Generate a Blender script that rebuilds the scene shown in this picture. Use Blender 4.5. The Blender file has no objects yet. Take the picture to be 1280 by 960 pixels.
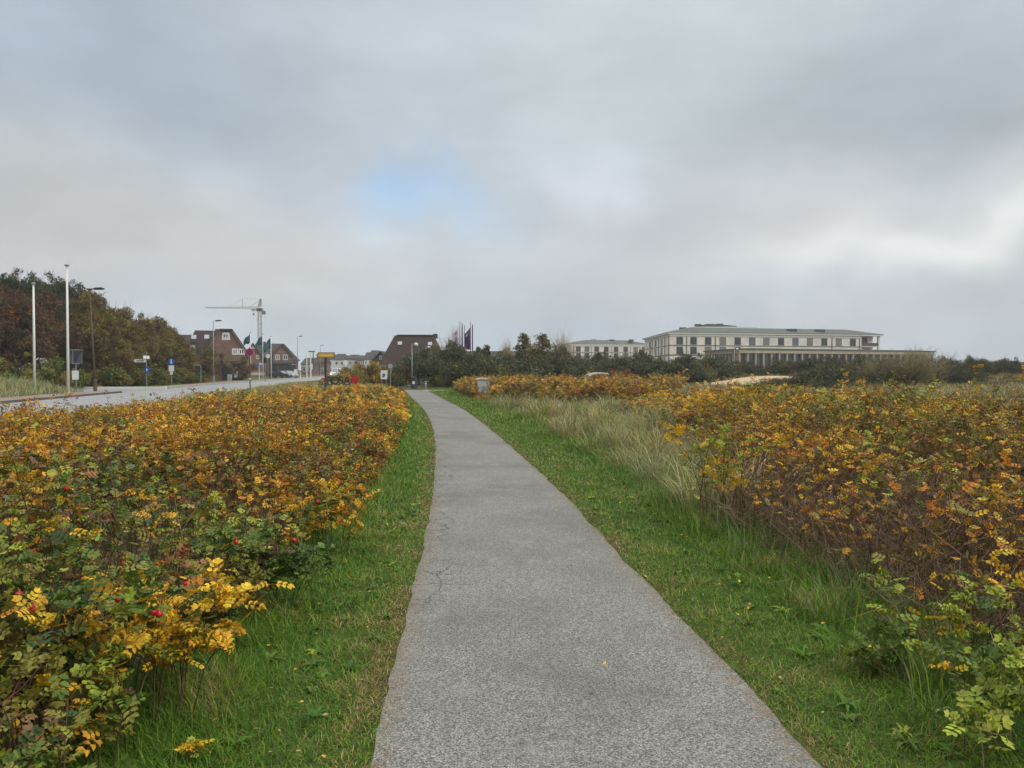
import bpy, math, random
import numpy as np
from mathutils import Vector, Matrix

R = math.radians
SC = bpy.context.scene
COL = SC.collection

# ---------------------------------------------------------------- camera
F = 961.0                      # focal length in photo pixels (photo is 1280 wide)
CAM_H = 1.7
PITCH = math.atan(18.0 / F)
cam = bpy.data.cameras.new("camera")
cam.sensor_width = 36.0
cam.lens = 36.0 * F / 1280.0
cam.clip_start = 0.05
cam.clip_end = 9000.0
camo = bpy.data.objects.new("camera", cam)
COL.objects.link(camo)
camo.location = (0, 0, CAM_H)
camo.rotation_euler = (math.pi / 2 - PITCH, 0, 0)
SC.camera = camo


def ray(px, py):
    a, b = (px - 640) / F, (480 - py) / F
    cp, sp = math.cos(PITCH), math.sin(PITCH)
    return Vector((a, cp + b * sp, b * cp - sp))


def at(px, py, Y):
    d = ray(px, py)
    k = Y / d.y
    return Vector((d.x * k, Y, CAM_H + d.z * k))


def gx(px, Y):
    return at(px, 462, Y).x


def gz(py, Y):
    return at(640, py, Y).z


def s2l(c):
    out = []
    for v in c:
        v = v / 255.0
        out.append(v / 12.92 if v <= 0.04045 else ((v + 0.055) / 1.055) ** 2.4)
    return out


# ---------------------------------------------------------------- world, sun, exposure
SUN_AZ, SUN_EL = 112.0, 36.0      # degrees right of the view direction, height
w = bpy.data.worlds.new("World")
SC.world = w
w.use_nodes = True
nt = w.node_tree
nt.nodes.clear()


def N(t, tree=None, **kw):
    n = (tree or nt).nodes.new(t)
    for k, v in kw.items():
        setattr(n, k, v)
    return n


def build_sky():
    L = nt.links.new
    out = N("ShaderNodeOutputWorld")
    sky = N("ShaderNodeTexSky", sky_type='NISHITA')
    sky.sun_disc = False
    sky.sun_elevation = R(SUN_EL)
    sky.sun_rotation = R(SUN_AZ)
    bg1 = N("ShaderNodeBackground")
    bg1.inputs[1].default_value = 0.15
    L(sky.outputs[0], bg1.inputs[0])
    tc = N("ShaderNodeTexCoord")
    nz = N("ShaderNodeTexNoise")
    nz.inputs['Scale'].default_value = 4.5
    nz.inputs['Detail'].default_value = 7.0
    L(tc.outputs['Generated'], nz.inputs['Vector'])
    sub = N("ShaderNodeVectorMath", operation='SUBTRACT')
    L(nz.outputs['Color'], sub.inputs[0])
    sub.inputs[1].default_value = (0.5, 0.5, 0.5)
    sc = N("ShaderNodeVectorMath", operation='SCALE')
    L(sub.outputs[0], sc.inputs[0])
    sc.inputs[3].default_value = 0.26
    add = N("ShaderNodeVectorMath", operation='ADD')
    L(tc.outputs['Generated'], add.inputs[0])
    L(sc.outputs[0], add.inputs[1])
    D = add.outputs[0]

    def blob(px, py, sx, sy, gain=1.0):
        d = ray(px, py).normalized()
        a = N("ShaderNodeVectorMath", operation='SUBTRACT')
        L(D, a.inputs[0])
        a.inputs[1].default_value = d
        m = N("ShaderNodeVectorMath", operation='MULTIPLY')
        L(a.outputs[0], m.inputs[0])
        m.inputs[1].default_value = (F / sx, 1.3, F / sy)
        dt = N("ShaderNodeVectorMath", operation='DOT_PRODUCT')
        L(m.outputs[0], dt.inputs[0])
        L(m.outputs[0], dt.inputs[1])
        ng = N("ShaderNodeMath", operation='MULTIPLY')
        L(dt.outputs['Value'], ng.inputs[0])
        ng.inputs[1].default_value = -1.0
        ex = N("ShaderNodeMath", operation='EXPONENT')
        L(ng.outputs[0], ex.inputs[0])
        g = N("ShaderNodeMath", operation='MULTIPLY', use_clamp=True)
        L(ex.outputs[0], g.inputs[0])
        g.inputs[1].default_value = gain
        return g.outputs[0]

    base = N("ShaderNodeRGB")
    base.outputs[0].default_value = (*s2l((191, 199, 205)), 1)
    cur = base.outputs[0]
    for (px, py, sx, sy, c, gain) in SKY_BLOBS:
        f = blob(px, py, sx, sy, gain)
        mx = N("ShaderNodeMix", data_type='RGBA')
        L(f, mx.inputs[0])
        L(cur, mx.inputs[6])
        mx.inputs[7].default_value = (*s2l(c), 1)
        cur = mx.outputs[2]
    # soft cloud texture, brighter overcast towards the zenith
    n2 = N("ShaderNodeTexNoise")
    n2.inputs['Scale'].default_value = 4.0
    n2.inputs['Detail'].default_value = 7.0
    n2.inputs['Roughness'].default_value = 0.56
    mp = N("ShaderNodeMapping")
    mp.inputs['Scale'].default_value = (1, 1, 2.4)
    L(tc.outputs['Generated'], mp.inputs[0])
    L(mp.outputs[0], n2.inputs['Vector'])
    mr = N("ShaderNodeMapRange")
    L(n2.outputs[0], mr.inputs[0])
    mr.inputs[1].default_value, mr.inputs[2].default_value = 0.3, 0.7
    mr.inputs[3].default_value, mr.inputs[4].default_value = 0.96 / 2 ** EXPO, 1.2 / 2 ** EXPO
    sep = N("ShaderNodeSeparateXYZ")
    L(tc.outputs['Generated'], sep.inputs[0])
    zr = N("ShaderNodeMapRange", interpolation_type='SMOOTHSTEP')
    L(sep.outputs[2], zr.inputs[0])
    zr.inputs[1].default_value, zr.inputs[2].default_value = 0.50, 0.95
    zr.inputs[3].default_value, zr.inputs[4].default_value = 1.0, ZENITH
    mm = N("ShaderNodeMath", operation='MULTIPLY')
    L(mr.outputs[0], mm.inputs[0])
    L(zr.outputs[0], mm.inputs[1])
    neutral = N("ShaderNodeMix", data_type='RGBA')
    zf = N("ShaderNodeMapRange")
    L(sep.outputs[2], zf.inputs[0])
    zf.inputs[1].default_value, zf.inputs[2].default_value = 0.48, 0.8
    L(zf.outputs[0], neutral.inputs[0])
    L(cur, neutral.inputs[6])
    neutral.inputs[7].default_value = (*s2l((194, 193, 189)), 1)
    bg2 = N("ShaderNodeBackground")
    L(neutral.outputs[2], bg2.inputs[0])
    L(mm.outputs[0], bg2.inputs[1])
    mix = N("ShaderNodeMixShader")
    hole = blob(505, 252, 78, 32, 0.8)
    L(hole, mix.inputs[0])
    L(bg2.outputs[0], mix.inputs[1])
    L(bg1.outputs[0], mix.inputs[2])
    L(mix.outputs[0], out.inputs[0])


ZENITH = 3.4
EXPO = 0.3
SKY_BLOBS = [
    (560, 405, 700, 60, (186, 199, 208), 0.95),
    (120, 60, 420, 160, (164, 178, 192), 0.9),
    (560, 30, 260, 120, (194, 203, 211), 0.6),
    (1130, 120, 300, 90, (170, 180, 187), 0.95),
    (830, 270, 140, 75, (183, 189, 196), 0.9),
    (200, 300, 420, 80, (199, 201, 202), 0.95),
    (735, 190, 60, 40, (214, 220, 230), 0.95),
    (760, 60, 240, 110, (203, 212, 217), 0.8),
    (1060, 280, 240, 70, (206, 209, 212), 0.8),
    (1200, 312, 190, 34, (231, 234, 233), 0.95),
    (545, 280, 100, 34, (196, 213, 228), 0.9),
    (470, 312, 60, 18, (205, 214, 222), 0.6),
    (1200, 400, 260, 40, (187, 192, 196), 0.8),
]
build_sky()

sun = bpy.data.lights.new("sun", 'SUN')
sun.energy = 1.4
sun.angle = R(18)
sun.color = (1.0, 0.96, 0.9)
suno = bpy.data.objects.new("sun", sun)
COL.objects.link(suno)
sd = Vector((math.sin(R(SUN_AZ)) * math.cos(R(SUN_EL)), math.cos(R(SUN_AZ)) * math.cos(R(SUN_EL)), math.sin(R(SUN_EL))))
suno.rotation_euler = sd.to_track_quat('Z', 'Y').to_euler()
suno.location = sd * 50

SC.view_settings.view_transform = 'Standard'
SC.view_settings.look = 'None'
SC.view_settings.exposure = EXPO
SC.view_settings.gamma = 1.0
SC.view_settings.use_curve_mapping = False
SC.render.engine = 'CYCLES'
SC.cycles.max_bounces = 6
SC.cycles.diffuse_bounces = 2
SC.cycles.transmission_bounces = 4
SC.cycles.transparent_max_bounces = 8
SC.cycles.use_denoising = True

# ---------------------------------------------------------------- materials
MATS = {}


def mat(name, col, rough=0.8, spec=0.3, noise=0.0, nscale=5.0, metal=0.0, bump=0.0, bscale=40.0, emit=None):
    if name in MATS:
        return MATS[name]
    m = bpy.data.materials.new(name)
    m.use_nodes = True
    t = m.node_tree
    b = t.nodes['Principled BSDF']
    b.inputs['Roughness'].default_value = rough
    b.inputs['Specular IOR Level'].default_value = spec
    b.inputs['Metallic'].default_value = metal
    c = s2l(col)
    tc = t.nodes.new("ShaderNodeTexCoord")
    nz = t.nodes.new("ShaderNodeTexNoise")
    nz.inputs['Scale'].default_value = nscale
    nz.inputs['Detail'].default_value = 6
    t.links.new(tc.outputs['Object'], nz.inputs['Vector'])
    mr = t.nodes.new("ShaderNodeMapRange")
    t.links.new(nz.outputs[0], mr.inputs[0])
    mr.inputs[1].default_value, mr.inputs[2].default_value = 0.3, 0.7
    k = max(noise, 0.06)
    mr.inputs[3].default_value, mr.inputs[4].default_value = 1 - k, 1 + k
    mx = t.nodes.new("ShaderNodeVectorMath")
    mx.operation = 'SCALE'
    mx.inputs[0].default_value = c
    t.links.new(mr.outputs[0], mx.inputs[3])
    t.links.new(mx.outputs[0], b.inputs['Base Color'])
    if bump:
        n2 = t.nodes.new("ShaderNodeTexNoise")
        n2.inputs['Scale'].default_value = bscale
        n2.inputs['Detail'].default_value = 4
        t.links.new(tc.outputs['Object'], n2.inputs['Vector'])
        bp = t.nodes.new("ShaderNodeBump")
        bp.inputs['Strength'].default_value = bump
        bp.inputs['Distance'].default_value = 0.02
        t.links.new(n2.outputs[0], bp.inputs['Height'])
        t.links.new(bp.outputs[0], b.inputs['Normal'])
    if emit:
        b.inputs['Emission Color'].default_value = (*s2l(col), 1)
        b.inputs['Emission Strength'].default_value = emit
    MATS[name] = m
    return m


def leaf_mat(name, trans=0.3, rough=0.55, spec=0.25, jitter=0.15, spots=0.0):
    """per-leaf base colour from the mesh attribute, translucent thin leaf"""
    if name in MATS:
        return MATS[name]
    m = bpy.data.materials.new(name)
    m.use_nodes = True
    t = m.node_tree
    b = t.nodes['Principled BSDF']
    o = t.nodes['Material Output']
    a = t.nodes.new("ShaderNodeAttribute")
    a.attribute_name = "leaf_colour"
    b.inputs['Roughness'].default_value = rough
    b.inputs['Specular IOR Level'].default_value = spec
    tc = t.nodes.new("ShaderNodeTexCoord")
    nz = t.nodes.new("ShaderNodeTexNoise")
    nz.inputs['Scale'].default_value = 60.0
    nz.inputs['Detail'].default_value = 2
    t.links.new(tc.outputs['Object'], nz.inputs['Vector'])
    mr = t.nodes.new("ShaderNodeMapRange")
    t.links.new(nz.outputs[0], mr.inputs[0])
    mr.inputs[1].default_value, mr.inputs[2].default_value = 0.3, 0.7
    mr.inputs[3].default_value, mr.inputs[4].default_value = 1 - jitter, 1 + jitter
    mx = t.nodes.new("ShaderNodeVectorMath")
    mx.operation = 'SCALE'
    t.links.new(a.outputs['Color'], mx.inputs[0])
    t.links.new(mr.outputs[0], mx.inputs[3])
    if spots:                      # brown blotches where the leaves are drying out
        n2 = t.nodes.new("ShaderNodeTexNoise")
        n2.inputs['Scale'].default_value = 95.0
        n2.inputs['Detail'].default_value = 4
        n2.inputs['Roughness'].default_value = .7
        t.links.new(tc.outputs['Object'], n2.inputs['Vector'])
        m2 = t.nodes.new("ShaderNodeMapRange")
        t.links.new(n2.outputs[0], m2.inputs[0])
        m2.inputs[1].default_value, m2.inputs[2].default_value = .53, .66
        m2.inputs[4].default_value = spots
        mm = t.nodes.new("ShaderNodeMix")
        mm.data_type = 'RGBA'
        mm.blend_type = 'MULTIPLY'
        t.links.new(m2.outputs[0], mm.inputs[0])
        t.links.new(mx.outputs[0], mm.inputs[6])
        mm.inputs[7].default_value = (.60, .50, .36, 1)

        class _O:
            outputs = [mm.outputs[2]]
        mx = _O
    t.links.new(mx.outputs[0], b.inputs['Base Color'])
    tr = t.nodes.new("ShaderNodeBsdfTranslucent")
    t.links.new(mx.outputs[0], tr.inputs[0])
    ms = t.nodes.new("ShaderNodeMixShader")
    ms.inputs[0].default_value = trans
    t.links.new(b.outputs[0], ms.inputs[1])
    t.links.new(tr.outputs[0], ms.inputs[2])
    t.links.new(ms.outputs[0], o.inputs[0])
    MATS[name] = m
    return m


def pattern_mat(name, kind, c1, c2, scale, rough=0.85, ratio=0.5, mortar=0.02):
    """bricks or roof tiles on object coordinates (walls: x+y along, z up)"""
    if name in MATS:
        return MATS[name]
    m = bpy.data.materials.new(name)
    m.use_nodes = True
    t = m.node_tree
    b = t.nodes['Principled BSDF']
    b.inputs['Roughness'].default_value = rough
    b.inputs['Specular IOR Level'].default_value = 0.25
    tc = t.nodes.new("ShaderNodeTexCoord")
    sp = t.nodes.new("ShaderNodeSeparateXYZ")
    t.links.new(tc.outputs['Object'], sp.inputs[0])
    ad = t.nodes.new("ShaderNodeMath")
    t.links.new(sp.outputs[0], ad.inputs[0])
    t.links.new(sp.outputs[1], ad.inputs[1])
    cb = t.nodes.new("ShaderNodeCombineXYZ")
    t.links.new(ad.outputs[0], cb.inputs[0])
    t.links.new(sp.outputs[2], cb.inputs[1])
    br = t.nodes.new("ShaderNodeTexBrick")
    br.inputs['Scale'].default_value = scale
    br.inputs['Mortar Size'].default_value = mortar
    br.inputs['Row Height'].default_value = 0.25 if kind == 'brick' else 0.5
    br.inputs['Color1'].default_value = (*s2l(c1), 1)
    br.inputs['Color2'].default_value = (*s2l(c2), 1)
    br.inputs['Mortar'].default_value = (*[v * 0.6 for v in s2l(c1)], 1) if kind != 'brick' else (*s2l((150, 140, 130)), 1)
    t.links.new(cb.outputs[0], br.inputs['Vector'])
    nz = t.nodes.new("ShaderNodeTexNoise")
    nz.inputs['Scale'].default_value = 0.9
    nz.inputs['Detail'].default_value = 6
    t.links.new(tc.outputs['Object'], nz.inputs['Vector'])
    mr = t.nodes.new("ShaderNodeMapRange")
    t.links.new(nz.outputs[0], mr.inputs[0])
    mr.inputs[1].default_value, mr.inputs[2].default_value = 0.3, 0.7
    mr.inputs[3].default_value, mr.inputs[4].default_value = 0.75, 1.2
    mx = t.nodes.new("ShaderNodeVectorMath")
    mx.operation = 'SCALE'
    t.links.new(br.outputs[0], mx.inputs[0])
    t.links.new(mr.outputs[0], mx.inputs[3])
    t.links.new(mx.outputs[0], b.inputs['Base Color'])
    MATS[name] = m
    return m


def glass_mat():
    return mat('window_glass', (38, 42, 46), rough=0.08, spec=0.6, noise=0.25, nscale=0.6)


# ---------------------------------------------------------------- mesh helpers
def tag(o, label=None, cat=None, group=None, kind=None):
    if label: o['label'] = label
    if cat: o['category'] = cat
    if group: o['group'] = group
    if kind: o['kind'] = kind
    return o


def empty(name, loc=(0, 0, 0), rz=0.0, label=None, cat=None, group=None):
    o = bpy.data.objects.new(name, None)
    o.empty_display_size = 0.3
    COL.objects.link(o)
    o.location = loc
    o.rotation_euler = (0, 0, rz)
    return tag(o, label, cat, group)


def clone(o, loc, rz=None, scale=None, label=None, parent=None):
    """a copy of a thing with copies of its parts and their sub-parts (shared mesh data)"""
    c = o.copy()
    COL.objects.link(c)
    if loc is not None: c.location = loc
    if rz is not None: c.rotation_euler = (0, 0, rz)
    if scale is not None: c.scale = scale if hasattr(scale, '__len__') else (scale,) * 3
    if label: c['label'] = label
    if parent: c.parent = parent
    for ch in list(o.children):
        clone(ch, None, parent=c)
    return c


class MB:
    def __init__(self):
        self.v, self.f, self.mi = [], [], []
        self.m = 0

    def add(self, vs, fs):
        b = len(self.v)
        self.v += [tuple(p) for p in vs]
        self.f += [tuple(b + i for i in f) for f in fs]
        self.mi += [self.m] * len(fs)
        return self

    def box(self, x0, x1, y0, y1, z0, z1, bev=0.0):
        if bev:
            return self.prism([(x0 + bev, z0), (x1 - bev, z0), (x1, z0 + bev), (x1, z1 - bev), (x1 - bev, z1), (x0 + bev, z1), (x0, z1 - bev), (x0, z0 + bev)], y0, y1)
        vs = [(x, y, z) for z in (z0, z1) for y in (y0, y1) for x in (x0, x1)]
        return self.add(vs, [(0, 2, 3, 1), (4, 5, 7, 6), (0, 1, 5, 4), (2, 6, 7, 3), (0, 4, 6, 2), (1, 3, 7, 5)])

    def prism(self, poly, y0, y1):
        """polygon in x,z extruded along y"""
        n = len(poly)
        vs = [(x, y0, z) for x, z in poly] + [(x, y1, z) for x, z in poly]
        fs = [tuple(range(n)), tuple(range(2 * n - 1, n - 1, -1))]
        for i in range(n):
            j = (i + 1) % n
            fs.append((i, n + i, n + j, j))
        return self.add(vs, fs)

    def vprism(self, poly, z0, z1):
        """polygon in x,y extruded along z"""
        n = len(poly)
        vs = [(x, y, z0) for x, y in poly] + [(x, y, z1) for x, y in poly]
        fs = [tuple(range(n - 1, -1, -1)), tuple(range(n, 2 * n))]
        for i in range(n):
            j = (i + 1) % n
            fs.append((i, j, n + j, n + i))
        return self.add(vs, fs)

    def tube(self, pts, r, n=8, cap=True):
        pts = [Vector(p) for p in pts]
        rs = r if hasattr(r, '__len__') else [r] * len(pts)
        vs, fs = [], []
        for i, p in enumerate(pts):
            d = (pts[min(i + 1, len(pts) - 1)] - pts[max(i - 1, 0)]).normalized()
            a = d.orthogonal().normalized() if i == 0 else (a - d * a.dot(d)).normalized()
            c = d.cross(a)
            for k in range(n):
                t = 2 * math.pi * k / n
                vs.append(p + (a * math.cos(t) + c * math.sin(t)) * rs[i])
        for i in range(len(pts) - 1):
            for k in range(n):
                k2 = (k + 1) % n
                fs.append((i * n + k, i * n + k2, (i + 1) * n + k2, (i + 1) * n + k))
        if cap:
            fs.append(tuple(range(n - 1, -1, -1)))
            fs.append(tuple((len(pts) - 1) * n + k for k in range(n)))
        return self.add(vs, fs)

    def lathe(self, prof, n=16, c=(0, 0, 0)):
        vs, fs = [], []
        for r, z in prof:
            for k in range(n):
                t = 2 * math.pi * k / n
                vs.append((c[0] + r * math.cos(t), c[1] + r * math.sin(t), c[2] + z))
        for i in range(len(prof) - 1):
            for k in range(n):
                k2 = (k + 1) % n
                fs.append((i * n + k, i * n + k2, (i + 1) * n + k2, (i + 1) * n + k))
        fs.append(tuple(range(n - 1, -1, -1)))
        fs.append(tuple((len(prof) - 1) * n + k for k in range(n)))
        return self.add(vs, fs)

    def disc(self, x, z, r, y0, y1, n=24):
        return self.prism([(x + r * math.cos(2 * math.pi * k / n), z + r * math.sin(2 * math.pi * k / n)) for k in range(n)], y0, y1)

    def build(self, name, m, parent=None, label=None, smooth=False):
        me = bpy.data.meshes.new(name)
        me.from_pydata(self.v, [], self.f)
        for mm in (m if isinstance(m, (list, tuple)) else [m]):
            me.materials.append(mm)
        if isinstance(m, (list, tuple)):
            me.polygons.foreach_set('material_index', self.mi)
        if smooth:
            me.polygons.foreach_set('use_smooth', [True] * len(self.f))
        me.update()
        o = bpy.data.objects.new(name, me)
        COL.objects.link(o)
        if parent: o.parent = parent
        if label: o['label'] = label
        return o


# numpy quads: chunks of (verts, quads, colours per vert)
def mesh_np(name, chunks, m, parent=None):
    Vs, Fs, Cs, off = [], [], [], 0
    for V, Q, C in chunks:
        if len(V) == 0: continue
        Vs.append(V); Fs.append(Q + off); Cs.append(C)
        off += len(V)
    V = np.concatenate(Vs).astype(np.float32)
    Q = np.concatenate(Fs).astype(np.int32)
    C = np.concatenate(Cs).astype(np.float32)
    me = bpy.data.meshes.new(name)
    me.vertices.add(len(V))
    me.vertices.foreach_set('co', V.ravel())
    me.loops.add(Q.size)
    me.loops.foreach_set('vertex_index', Q.ravel())
    me.polygons.add(len(Q))
    me.polygons.foreach_set('loop_start', np.arange(0, Q.size, 4, dtype=np.int32))
    a = me.attributes.new('leaf_colour', 'FLOAT_COLOR', 'POINT')
    a.data.foreach_set('color', np.concatenate([C, np.ones((len(C), 1), np.float32)], 1).ravel())
    me.materials.append(m)
    me.update(calc_edges=True)
    o = bpy.data.objects.new(name, me)
    COL.objects.link(o)
    if parent: o.parent = parent
    return o


def scatter(tv, tq, pos, X, Nn, s, col, wid=None, vt=None, seed=0):
    """instances of a template: X long axis, Nn approximate normal"""
    n = len(pos)
    if n == 0:
        return np.zeros((0, 3)), np.zeros((0, 4), int), np.zeros((0, 3))
    X = X / np.linalg.norm(X, axis=1, keepdims=True)
    Yv = np.cross(Nn, X)
    Yv /= np.maximum(np.linalg.norm(Yv, axis=1, keepdims=True), 1e-6)
    Z = np.cross(X, Yv)
    s = np.broadcast_to(np.asarray(s, float), (n,))
    wd = s if wid is None else np.broadcast_to(np.asarray(wid, float), (n,))
    V = pos[:, None, :] + X[:, None, :] * (tv[None, :, 0:1] * s[:, None, None]) + Yv[:, None, :] * (tv[None, :, 1:2] * wd[:, None, None]) + Z[:, None, :] * (tv[None, :, 2:3] * s[:, None, None])
    k = len(tv)
    if k >= 20:
        cz = np.random.default_rng(n + 7).uniform(-.6, 2.6, n)
        V = V + Z[:, None, :] * (tv[None, :, 2:3] * ((cz - 1) * s)[:, None, None])
    Q = tq[None] + (np.arange(n) * k)[:, None, None]
    C = np.repeat(col, k, axis=0)
    if k >= 28:                     # compound leaf: every leaflet has its own shade, rims a little browner
        rr = np.random.default_rng(n + seed)
        q = k // 6 + 1
        g = rr.uniform(.78, 1.2, (n, q, 1)) * rr.uniform(.95, 1.05, (n, q, 3))
        C = C * np.repeat(g, 6, axis=1)[:, :k].reshape(-1, 3)
        rim = np.tile(np.where(np.arange(k) % 6 == 0, 1.12, .9), n)[:, None]
        C = C * np.concatenate([rim ** .6, rim ** 1.0, rim ** 1.0], 1)
    return V.reshape(-1, 3), Q.reshape(-1, 4), C


def unit(rng, n):
    v = rng.normal(size=(n, 3))
    return v / np.linalg.norm(v, axis=1, keepdims=True)


class Field:
    """smooth pseudo-random field in the plane"""
    def __init__(self, seed, wl):
        r = np.random.default_rng(seed)
        th = r.uniform(0, 2 * np.pi, 9)
        k = 2 * np.pi / (wl * r.uniform(0.5, 1.6, 9))
        self.kx, self.ky, self.p = k * np.cos(th), k * np.sin(th), r.uniform(0, 7, 9)

    def __call__(self, x, y):
        x, y = np.asarray(x, float), np.asarray(y, float)
        s = sum(np.sin(a * x + b * y + p) for a, b, p in zip(self.kx, self.ky, self.p))
        return 0.5 + 0.5 * np.clip(s / 4.0, -1, 1)


PAL = {k: np.array(s2l(v)) for k, v in dict(
    gold=(210, 162, 44), yellow=(230, 190, 52), orange=(198, 130, 46), rust=(142, 96, 58), brown=(110, 82, 58),
    dry=(140, 108, 78), olive=(134, 130, 54), green=(92, 114, 44), dkgreen=(62, 84, 38), blue=(100, 114, 80),
    lime=(156, 168, 60), red=(190, 30, 34), stem=(112, 86, 68), greystem=(154, 132, 112), straw=(188, 172, 122),
    pale=(172, 166, 124), grass=(86, 126, 34), grass2=(122, 148, 46), grass3=(62, 104, 30), tan=(164, 144, 94),
    sage=(128, 134, 98), pine=(62, 70, 50), pine2=(88, 94, 70), bronze=(128, 110, 54), bronze2=(110, 100, 50), maroon=(86, 66, 50)).items()}


def pick(rng, n, wts):
    ks = list(wts)
    p = np.array([wts[k] for k in ks], float)
    idx = rng.choice(len(ks), n, p=p / p.sum())
    return np.array([PAL[k] for k in ks])[idx]


# templates --------------------------------------------------------------
def leaflet(x, y, ang, L, W, z=0.0, fold=0.42, droop=0.12):
    c, s = math.cos(ang), math.sin(ang)
    pts = [(0, 0, 0), (0.35, 0.5, fold), (0.75, 0.4, fold), (1.0, 0, -0.1 - droop), (0.75, -0.4, fold), (0.35, -0.5, fold)]
    out = []
    for a, b, h in pts:
        u, v = a * L, b * W
        out.append((x + u * c - v * s, y + u * s + v * c, z + h * W * 0.6))
    return out, [(0, 1, 2, 3), (0, 3, 4, 5)]


def compound(n_pairs=3):
    V, Q = [], []

    def add(v, q):
        b = len(V)
        V.extend(v)
        Q.extend([tuple(b + i for i in f) for f in q])
    def zc(x): return 0.10 * math.sin(x * 2.2) - 0.22 * x * x
    for i in range(n_pairs):
        x = 0.30 + 0.5 * i / max(1, n_pairs - 1)
        for sgn in (1, -1):
            add(*leaflet(x, 0.0, sgn * (1.15 - 0.15 * i), 0.36, 0.22, zc(x)))
    add(*leaflet(0.82, 0, 0, 0.36, 0.24, zc(0.82), droop=0.3))
    w_ = 0.008
    add([(0, w_, 0), (0, -w_, 0), (0.85, -w_, zc(0.85)), (0.85, w_, zc(0.85))], [(0, 1, 2, 3)])
    return np.array(V), np.array(Q)


T_ROSE = compound(3)
T_ROSE2 = compound(2)


def diamonds():
    V, Q = [], []
    for ang, x0 in ((0, 0.55), (0.95, 0.45), (-0.95, 0.45), (1.2, 0.15), (-1.2, 0.15)):
        c, s = math.cos(ang), math.sin(ang)
        b = len(V)
        for a, w_, h in ((0, 0, 0), (0.24, 0.13, 0.04), (0.46, 0, -0.06), (0.24, -0.13, 0.04)):
            V.append((x0 + a * c - w_ * s, a * s + w_ * c, h))
        Q.append((b, b + 1, b + 2, b + 3))
    return np.array(V), np.array(Q)


T_DIAM = diamonds()
T_TUFT3 = (np.array([(0, 0, 0), (.5, .28, .08), (1, 0, -.1), (.5, -.28, .08), (0, 0, 0), (.15, .5, .0), (.5, .95, -.1), (.45, .4, .05), (0, 0, 0), (.15, -.5, .0), (.5, -.95, -.1), (.45, -.4, .05)]), np.array([(0, 1, 2, 3), (4, 5, 6, 7), (8, 9, 10, 11)]))
T_BLADE = (np.array([(0, .5, 0), (0, -.5, 0), (.5, -.4, .0), (.5, .4, 0), (1, -.05, -.22), (1, .05, -.22)]), np.array([(0, 1, 2, 3), (3, 2, 4, 5)]))
T_ARC = (np.array([(0, .5, 0), (0, -.5, 0), (.4, -.5, .02), (.4, .5, .02), (.75, -.4, -.10), (.75, .4, -.10), (1.0, -.06, -.38), (1.0, .06, -.38)]), np.array([(0, 1, 2, 3), (3, 2, 4, 5), (5, 4, 6, 7)]))
T_LEAF = (np.array([(0, 0, 0), (.5, .35, .08), (1, 0, 0), (.5, -.35, .08)]), np.array([(0, 1, 2, 3)]))
T_TWIG = (np.array([(0, .5, 0), (0, -.5, 0), (.5, -.35, .05), (.5, .35, .05), (1, -.12, 0), (1, .12, 0)]), np.array([(0, 1, 2, 3), (3, 2, 4, 5)]))


def tubes_np(P0, P1, P2, r0, r1, col, seg=3, sides=3):
    """curved tapered stems through quadratic Bezier points"""
    n = len(P0)
    if n == 0:
        return np.zeros((0, 3)), np.zeros((0, 4), int), np.zeros((0, 3))
    t = np.linspace(0, 1, seg + 1)[None, :, None]
    P = P0[:, None] * (1 - t) ** 2 + 2 * P1[:, None] * t * (1 - t) + P2[:, None] * t * t
    D = P2 - P0
    D /= np.maximum(np.linalg.norm(D, axis=1, keepdims=True), 1e-6)
    ref = np.where(np.abs(D[:, 2:3]) > 0.8, np.array([[1., 0, 0]]), np.array([[0, 0, 1.]]))
    A = np.cross(D, ref)
    A /= np.linalg.norm(A, axis=1, keepdims=True)
    B = np.cross(D, A)
    r0 = np.broadcast_to(r0, (n,)); r1 = np.broadcast_to(r1, (n,))
    rad = r0[:, None] * (1 - t[0, :, 0])[None] + r1[:, None] * t[0, :, 0][None]
    rings = []
    for k in range(sides):
        a = 2 * np.pi * k / sides
        rings.append(P + (A[:, None] * np.cos(a) + B[:, None] * np.sin(a)) * rad[:, :, None])
    V = np.stack(rings, 2).reshape(n, -1, 3)
    Q = []
    for i in range(seg):
        for k in range(sides):
            k2 = (k + 1) % sides
            Q.append((i * sides + k, i * sides + k2, (i + 1) * sides + k2, (i + 1) * sides + k))
    Q = np.array(Q)
    m = V.shape[1]
    return V.reshape(-1, 3), (Q[None] + (np.arange(n) * m)[:, None, None]).reshape(-1, 4), np.repeat(col, m, 0)


def bez(P0, P1, P2, t):
    t = t[:, None]
    return P0 * (1 - t) ** 2 + 2 * P1 * t * (1 - t) + P2 * t * t


# ---------------------------------------------------------------- layout curves
PY = np.array([0.0, 3.28, 4.21, 5.48, 7.5, 10.3, 16.7, 24, 33, 43, 55, 66, 78, 95])
PL = np.array([-.58, -.60, -.67, -.74, -.86, -1.06, -1.65, -2.5, -3.75, -5.5, -7.5, -9.3, -11.3, -14.2])
PR = np.array([1.36, 1.33, 1.26, 1.12, .94, .72, 0.0, -.87, -2.1, -3.75, -5.7, -7.5, -9.5, -12.4])
def smooth(y, X, V):
    """interpolation rounded off over a span that grows with distance"""
    y = np.asarray(y, float)
    t = np.linspace(-1, 1, 11)
    wt = np.exp(-2.2 * t * t)
    return sum(k * np.interp(y * (1 + .24 * a), X, V) for k, a in zip(wt, t)) / wt.sum()


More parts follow.
